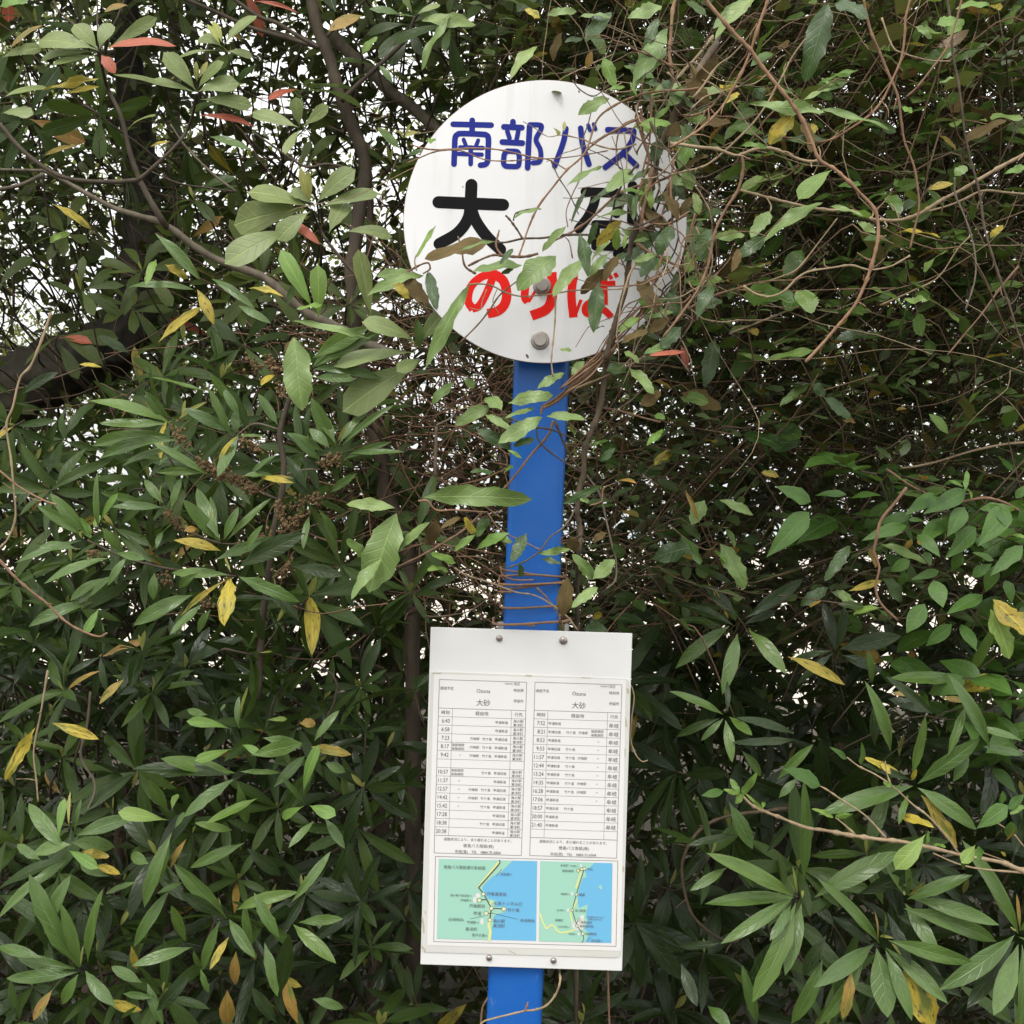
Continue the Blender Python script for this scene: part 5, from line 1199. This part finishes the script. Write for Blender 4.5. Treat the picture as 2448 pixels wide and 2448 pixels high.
runner('TR', 1.52, [(-60, 985), (0, 970), (120, 940), (200, 890), (300, 800), (400, 700), (480, 590), (560, 450), (640, 300), (760, 150)], 12, VINE_TAN, 'thin tan vine rising diagonally from the sign to the top right')
runner('TR', 1.5, [(340, 860), (350, 950), (320, 1070), (250, 1180), (190, 1310), (165, 1440), (140, 1530), (90, 1640), (0, 1770), (-100, 1900)], 17, VINE_BROWN, 'brown vine dropping beside the right rim of the sign')
runner('TR', 1.6, [(1130, 100), (1190, 260), (1250, 300), (1400, 340), (1520, 345)], 10, VINE_TAN, 'short hooked tan shoot near the top right')
runner('TR', 1.56, [(1540, 1000), (1545, 1100), (1590, 1200), (1640, 1350), (1660, 1480), (1650, 1600), (1600, 1750)], 11, BARKG, 'thin grey vine hanging under the straw vine at the right')
runner('TR', 1.7, [(270, 1880), (500, 1790), (700, 1710), (780, 1690)], 11, VINE_TAN, 'straight straw coloured twig right of the sign, low in the tangle')
runner('TR', 1.7, [(1900, 1500), (1800, 1620), (1700, 1760), (1600, 1880), (1500, 2000)], 12, VINE_BROWN, 'brown twig slanting down to the left at the right edge')
runner('TR', 1.65, [(440, 1600), (560, 1560), (660, 1510), (780, 1360), (880, 1230)], 10, VINE_TAN, 'slender pale shoot between the two looping vines')
runner('TR', 1.75, [(1120, 1720), (1300, 1640), (1450, 1560), (1560, 1400), (1640, 1320)], 10, VINE_TAN, 'pale twig crossing behind the grey vine at the right')
runner('C4', 1.6, [(1250, -40), (1215, 60), (1200, 240), (1190, 380), (1210, 520), (1230, 620), (1290, 680)], 24, VINE_RED, 'red brown vine dropping from the top to the dark stem at the sign rim')
runner('C4', 1.7, [(1560, 180), (1520, 300), (1440, 430), (1390, 560), (1330, 630)], 32, BARKG, 'grey woody stem leaning in above the right rim of the sign')
runner('C4', 1.7, [(1500, 260), (1380, 410), (1240, 560), (1160, 700)], 22, VINE_TAN, 'pale stem beside the grey woody one above the sign')
runner('ML', 1.5, [(280, -120), (240, 0), (170, 170), (110, 240), (70, 400), (35, 500), (60, 680), (75, 850), (85, 1000), (50, 1110), (0, 1170), (-90, 1230)], 13, VINE_TAN, 'long pale vine drooping along the left edge')
runner('ML', 1.48, [(-90, 680), (0, 750), (110, 840), (240, 910), (310, 935)], 12, VINE_RED, 'short straight vine crossing the drooping one at the left edge')
runner('ML', 1.46, [(-90, 1150), (0, 1245), (90, 1340), (170, 1410), (260, 1480), (340, 1560), (430, 1620), (540, 1660), (590, 1640)], 15, VINE_BROWN, 'orange vine with a budding tip reaching in at the left edge', .8)
runner('BR', 1.95, [(620, 715), (450, 735), (270, 760), (130, 820), (40, 930), (5, 1060), (30, 1230), (80, 1340), (200, 1440), (300, 1465), (350, 1430)], 20, VINE_DARK, 'dull brown vine making a large loop low down, right of the timetable board')
runner('BL', 1.8, [(270, -60), (230, 180), (200, 330), (190, 420), (205, 560), (215, 680)], 12, VINE_TAN, 'greenish vine hanging straight down at the lower left')
runner('BL', 1.9, [(510, 60), (490, 250), (455, 400), (480, 480), (530, 560), (530, 640), (480, 750)], 16, BARKG, 'pale twisting vine on the dark trunk at the lower left')

# vine proper, over the sign
stem(vine, 'D', 1.56, [(2080, -180, 1.62), (1980, -40, 1.6), (1900, 100), (1830, 230), (1760, 380), (1700, 520), (1680, 650), (1640, 800), (1580, 960), (1530, 1090), (1510, 1250), (1490, 1400), (1440, 1560), (1400, 1700), (1360, 1850)], 42, VINE_DARK, .8)
stem(vine, 'PO', 1.6, [(1255, -40, 1.57), (1240, 60), (1200, 330), (1150, 480), (1100, 620), (1090, 780), (1060, 900), (1050, 1040), (1070, 1150), (1060, 1300), (1050, 1500, 1.68), (1050, 1900, 1.72), (1040, 2600, 1.75), (1040, 4400, 1.75)], 40, VINE_DARK, .7)
for pts, w, m in (
    ([(1960, 110), (1880, 120), (1700, 130), (1560, 160), (1420, 220), (1310, 310), (1250, 480), (1210, 550), (1110, 640), (1020, 750), (930, 870), (870, 1000), (830, 1120), (800, 1200)], 15, VINE_RED),
    ([(1600, 290), (1480, 350), (1340, 430), (1250, 500), (1200, 560), (1110, 635)], 15, VINE_BROWN), ([(110, 470), (190, 495), (280, 505), (380, 500), (520, 495), (640, 500), (760, 520), (880, 550), (1000, 570), (1110, 632)], 11, VINE_RED),
    ([(90, 590), (160, 560), (280, 515), (430, 510), (560, 560), (640, 575), (760, 575), (900, 565), (1030, 560), (1180, 545), (1380, 510)], 9, VINE_BROWN), ([(1250, 1050), (1100, 1050), (960, 1070), (830, 1075), (700, 1100), (560, 1085)], 17, VINE_DARK),
    ([(830, 1075), (790, 1010), (745, 950), (720, 925)], 14, VINE_DARK), ([(770, 960), (790, 910), (880, 885), (950, 885)], 10, VINE_DARK), ([(40, 1330), (140, 1260), (220, 1230), (235, 1270), (190, 1300)], 14, VINE_BROWN), ([(930, 1170), (840, 1190), (700, 1185), (640, 1180), (560, 1210), (480, 1250)], 17, VINE_BROWN),
    ([(700, 1190), (660, 1120), (680, 1020)], 14, VINE_BROWN), ([(530, 1300), (460, 1250), (440, 1150), (415, 1060)], 15, VINE_BROWN), ([(480, 1370), (560, 1365), (640, 1380), (720, 1420), (820, 1445), (920, 1440), (1020, 1430), (1140, 1410), (1280, 1400), (1430, 1400), (1520, 1380), (1650, 1330), (1780, 1260), (1900, 1235)], 11, VINE_TAN),
    ([(1040, 1400), (1040, 1550), (1030, 1700), (1015, 1850), (1025, 1960)], 12, VINE_TAN), ([(420, 1750), (540, 1630), (620, 1530), (690, 1430), (830, 1320), (930, 1230)], 11, VINE_BROWN),
    ([(1880, 600), (1740, 690), (1560, 740), (1440, 790), (1340, 880), (1240, 970), (1130, 1040), (980, 1110)], 18, VINE_BROWN), ([(1010, 570), (1060, 680), (1130, 790), (1190, 920)], 8, VINE_DARK), ([(1210, 560), (1200, 680), (1150, 790), (1110, 900), (1120, 1000)], 9, VINE_BROWN),
    ([(1540, 310), (1460, 360), (1430, 500), (1450, 620), (1500, 640)], 10, VINE_BROWN), ([(1480, 390), (1500, 560), (1480, 760), (1470, 900)], 9, VINE_TAN), ([(1290, 170), (1270, 260), (1250, 340), (1215, 450), (1210, 600)], 9, BARKG), ([(1150, 60), (1200, 120), (1290, 160), (1380, 90), (1480, 20)], 9, BARKG),
    ([(1900, 900), (1760, 980), (1620, 960), (1580, 890), (1600, 800), (1700, 700)], 10, VINE_RED), ([(1800, 560), (1780, 760), (1790, 950), (1740, 1130), (1690, 1300), (1620, 1480)], 16, VINE_RED), ([(1560, 1100), (1640, 1160), (1760, 1220), (1850, 1260)], 20, VINE_BROWN), ([(1600, 1560), (1700, 1700), (1800, 1800), (1900, 1932)], 14, BARKG),
    ([(1660, 620), (1640, 760), (1600, 900), (1590, 1040)], 30, VINE_BROWN), ([(1590, 240), (1600, 400), (1640, 560), (1600, 700), (1560, 800)], 18, VINE_BROWN), ([(1660, 160), (1650, 330), (1640, 480), (1600, 640)], 14, VINE_RED), ([(1700, 1330), (1600, 1450), (1500, 1500), (1440, 1600)], 10, VINE_BROWN), ([(1460, 1200), (1490, 1280), (1480, 1400)], 11, VINE_RED),
    ([(1150, 1200), (1130, 1100), (1100, 1060)], 8, VINE_BROWN), ([(1480, 640), (1420, 590), (1340, 540), (1250, 500)], 8, VINE_DARK), ([(150, 1280), (140, 1200), (200, 1110), (270, 995)], 9, VINE_TAN), ([(600, 1400), (570, 1480), (560, 1530), (490, 1520)], 7, VINE_TAN), ([(670, 1390), (640, 1480), (680, 1560)], 7, VINE_TAN)):
    stem(vine, 'D', 1.545 + rng.uniform(-.02, .03), pts, w, m)
for i in range(7):
    j = rng.normal(0, 9, (7, 2)); o = i * 12 - 36
    pts = [(1640, 1480), (1560, 1560), (1480, 1640), (1400, 1740), (1330, 1830), (1230, 1930), (1090, 2050)]
    stem(vine, 'D', 1.56 + .006 * (i % 3), [(a + o * .7 + q[0], b + o * .5 + q[1]) for (a, b), q in zip(pts, j)], 13, (VINE_RED, VINE_BROWN, VINE_DARK)[i % 3])
for i in range(5):
    o = i * 14 - 28
    stem(vine, 'PO', 1.575 + .006 * (i % 3), [(1300, -60 + o), (1180, 50 + o), (1080, 140 + o * .8), (1000, 220 + o * .6), (900, 300 + o * .5), (820, 345 + o * .3), (810, 390)], 15, (VINE_BROWN, VINE_RED)[i % 2])
for pts, w, m in (
    ([(1500, 0), (1400, 60), (1250, 130), (1080, 200), (960, 250)], 17, VINE_TAN), ([(890, 430), (870, 500), (830, 560), (740, 660), (680, 740), (600, 840), (530, 910)], 18, VINE_BROWN), ([(640, 430), (760, 470), (880, 490), (1000, 540), (1090, 580)], 13, VINE_DARK), ([(780, 470), (790, 550), (850, 620), (960, 700), (1110, 790)], 12, VINE_DARK),
    ([(900, 430), (930, 500), (970, 600), (1030, 700), (1090, 780)], 18, VINE_DARK), ([(1110, 790), (1190, 900), (1220, 1000), (1250, 1130), (1280, 1260), (1305, 1350), (1300, 1480), (1240, 1540)], 14, BARKG), ([(1040, 1000), (1000, 1080), (950, 1140), (870, 1200), (800, 1290), (700, 1360), (590, 1400)], 13, BARKG), ([(460, 1040), (520, 1130), (590, 1180), (700, 1230), (800, 1280)], 11, VINE_RED),
    ([(430, 1030), (300, 1150), (160, 1240), (0, 1330), (-150, 1400)], 17, VINE_BROWN), ([(250, 1325), (400, 1330), (510, 1375)], 9, VINE_BROWN), ([(240, 1400), (320, 1450), (480, 1500), (640, 1560), (760, 1580), (860, 1630), (980, 1720), (1050, 1810)], 12, VINE_TAN), ([(30, 1720), (100, 1722), (200, 1715), (350, 1680), (480, 1590), (580, 1560)], 11, VINE_DARK),
    ([(0, 960), (60, 960), (120, 1020), (240, 1020), (460, 1035)], 14, VINE_RED), ([(220, 370), (380, 330), (480, 300), (560, 330)], 10, VINE_BROWN), ([(520, 340), (580, 390), (620, 420), (670, 450)], 11, VINE_DARK), ([(50, 100), (180, 90), (290, 150), (330, 220)], 10, VINE_DARK), ([(120, 460), (220, 410), (240, 380)], 14, BARKG), ([(120, 470), (115, 640), (110, 800)], 24, VINE_DARK), ([(1220, 345), (1350, 370), (1480, 410), (1600, 440)], 14, VINE_BROWN),
    ([(540, 1390), (560, 1450), (640, 1480), (760, 1480)], 12, VINE_RED), ([(780, 1530), (840, 1590), (920, 1700), (960, 1800)], 12, VINE_BROWN), ([(960, 1480), (950, 1600), (930, 1760)], 16, VINE_BROWN), ([(1080, 1180), (960, 1240), (940, 1210), (1040, 1150)], 10, VINE_DARK), ([(1130, 990), (1210, 960), (1220, 880), (1300, 840)], 10, VINE_RED)):
    stem(vine, 'PO', 1.6 + rng.uniform(-.015, .02), pts, w, m)
# fine twining shoots and small leaves crowding the right rim of the sign
it_ = []
for i in range(74):
    x0, y0 = rng.uniform(1540, 1960), rng.uniform(-60, 1750)
    p = P('D', x0, y0, rng.uniform(1.5, 1.6)); dd = norm(rng.normal(size=3) * [.7, .3, 1] + [-.15, 0, -.3]); cv = rng.normal(0, .22, 3); pts = [p]
    for k in range(8):
        dd = norm(dd + cv * [1, .2, 1] + rng.normal(0, .25, 3) * [1, .3, 1]); pts.append(pts[-1] + dd * rng.uniform(.008, .03))
    pts = np.array(pts); pts[:, 1] = np.minimum(pts[:, 1], 1.612)
    it_.append((pts, rng.uniform(.0006, .0018), .0005))
for m_, q_ in ((VINE_DARK, it_[:30]), (VINE_BROWN, it_[30:56]), (VINE_TAN, it_[56:])):
    link('twigs', tubes_mesh('twigs', q_, m_, 5, 3, .3), vine.root, kind='stuff')
for i in range(64):
    x0, y0 = rng.uniform(1560, 1980), rng.uniform(0, 1750)
    if i < 9: x0, y0 = rng.uniform(1400, 1600), rng.uniform(820, 1250)
    p = P('D', x0, y0, rng.uniform(1.53, 1.59)); a_ = rng.uniform(0, 6.28)
    vine.leaf(p, np.array([math.cos(a_), -.2, math.sin(a_) * .8]), np.array([rng.normal(0, .3), -1, rng.uniform(.1, 1.2)]), rng.uniform(.028, .05), rng.uniform(.01, .022), 'ellip', rng.choice(['vine', 'vdark', 'vdark', 'fresh', 'brown']), pri=4)
# turns round the pole
pr = pw * .5 + .004


def coil(z0, z1, turns, r, a0, m, w=.0022):
    n = int(turns * 20)
    pts = []
    for i in range(n + 1):
        s = i / n; a = a0 + turns * 2 * math.pi * s
        zz = z0 + (z1 - z0) * s
        c = mid + d * ((zz - mid[2]) / d[2])
        sq = (abs(math.cos(a)) ** 6 + abs(math.sin(a)) ** 6) ** (-1 / 6)
        pts.append(c + np.array([math.cos(a) * r * sq, math.sin(a) * r * sq, .006 * math.sin(a * 1.3)]))
    link('stem', tubes_mesh('stem', [(pts, w, w * .8)], m, 7, 2, .3, .08), vine.root)


zA = P('PO', 760, 1500, 1.64)[2]; zB = P('PO', 760, 1690, 1.64)[2]; zC = P('PO', 760, 1800, 1.64)[2]
coil(zA - .008, zA + .016, 2.6, pr + .003, 2.2, VINE_BROWN, .0018); coil(zA + .012, zA - .02, 1.6, pr + .006, .4, VINE_RED, .0015); coil(zB + .012, zB - .01, 1.2, pr + .003, 2.6, VINE_BROWN, .0017)
coil(zC + .01, zC - .002, 1.3, pr + .012, 2.9, VINE_BROWN, .002)
# runner under the board
stem(vine, 'BB', 1.62, [(1232, 900, 1.67), (1230, 1060, 1.665), (1236, 1150), (1200, 1260), (1120, 1360), (1020, 1400), (930, 1410), (800, 1440), (640, 1480), (560, 1510), (500, 1600)], 20, VINE_TAN)
stem(vine, 'BB', 1.62, [(930, 1410), (945, 1370), (955, 1335)], 20, VINE_RED); stem(vine, 'BB', 1.67, [(640, 1240), (600, 1310), (560, 1380), (545, 1540), (540, 1700)], 20, VINE_BROWN); stem(vine, 'BB', 1.75, [(1650, 1030), (1655, 1250), (1665, 1524), (1680, 1800)], 22, VINE_BROWN)
stem(vine, 'BT', 1.66, [(1830, 560), (1862, 600), (1880, 700), (1856, 880), (1850, 1050), (1895, 1180), (1950, 1240), (2000, 1230)], 14, VINE_TAN)

# sapling branch, lower right
for pts, w in (([(2200, 1130), (1932, 1070), (1800, 1020), (1600, 985), (1410, 940), (1240, 905), (1100, 890), (960, 870), (800, 840), (700, 825), (560, 770), (470, 735), (400, 700), (340, 640)], 26), ([(1160, 890), (1040, 760), (920, 680), (800, 600), (720, 570)], 12),
               ([(1560, 965), (1500, 880), (1390, 760), (1310, 700), (1200, 600), (1100, 530), (1000, 480), (935, 430)], 13), ([(1932, 1080), (1700, 1060), (1560, 1030), (1420, 970)], 14), ([(980, 865), (920, 810), (870, 770)], 12), ([(1185, 595), (1160, 520), (1150, 450)], 9), ([(1015, 460), (1015, 420)], 9), ([(1650, 950), (1850, 1020)], 8), ([(1930, 930), (1870, 860), (1780, 800), (1700, 760)], 10)):
    link('branch', tubes_mesh('branch', [(zpath('BR', pts, 1.62), w * .5 * ZO['BR'][2] / K * pxm(1.62), w * .3 * ZO['BR'][2] / K * pxm(1.62))], VINE_TAN, 7, 6, .5, .1), sprig.root)
branch(privet, 'MR', 1.8, [(2100, 1250), (1900, 1000), (1700, 900), (1500, 920), (1300, 850), (1130, 740)], 9, 6, VINE_BROWN)
branch(privet, 'MR', 1.66, [(1240, 840), (1180, 920), (1100, 1020), (1075, 1120), (1060, 1200), (1090, 1280), (1070, 1390), (1100, 1480), (1190, 1570)], 9, 6, VINE_BROWN)
branch(privet, 'MR', 1.9, [(2000, 590), (1800, 600), (1600, 640), (1400, 700), (1250, 730), (1130, 735)], 7, 6, VINE_TAN)
branch(privet, 'MR', 1.9, [(2100, 1500), (1950, 1330), (1850, 1200), (1780, 1000)], 9, 6, BARK)

tree.build(BARK); shrub.build(BARK); lower.build(BARK); right.build(BARK); privet.build(BARK); holly.build(TWIG); holly2.build(TWIG); vine.build(VINE_BROWN); sprig.build(VINE_TAN)
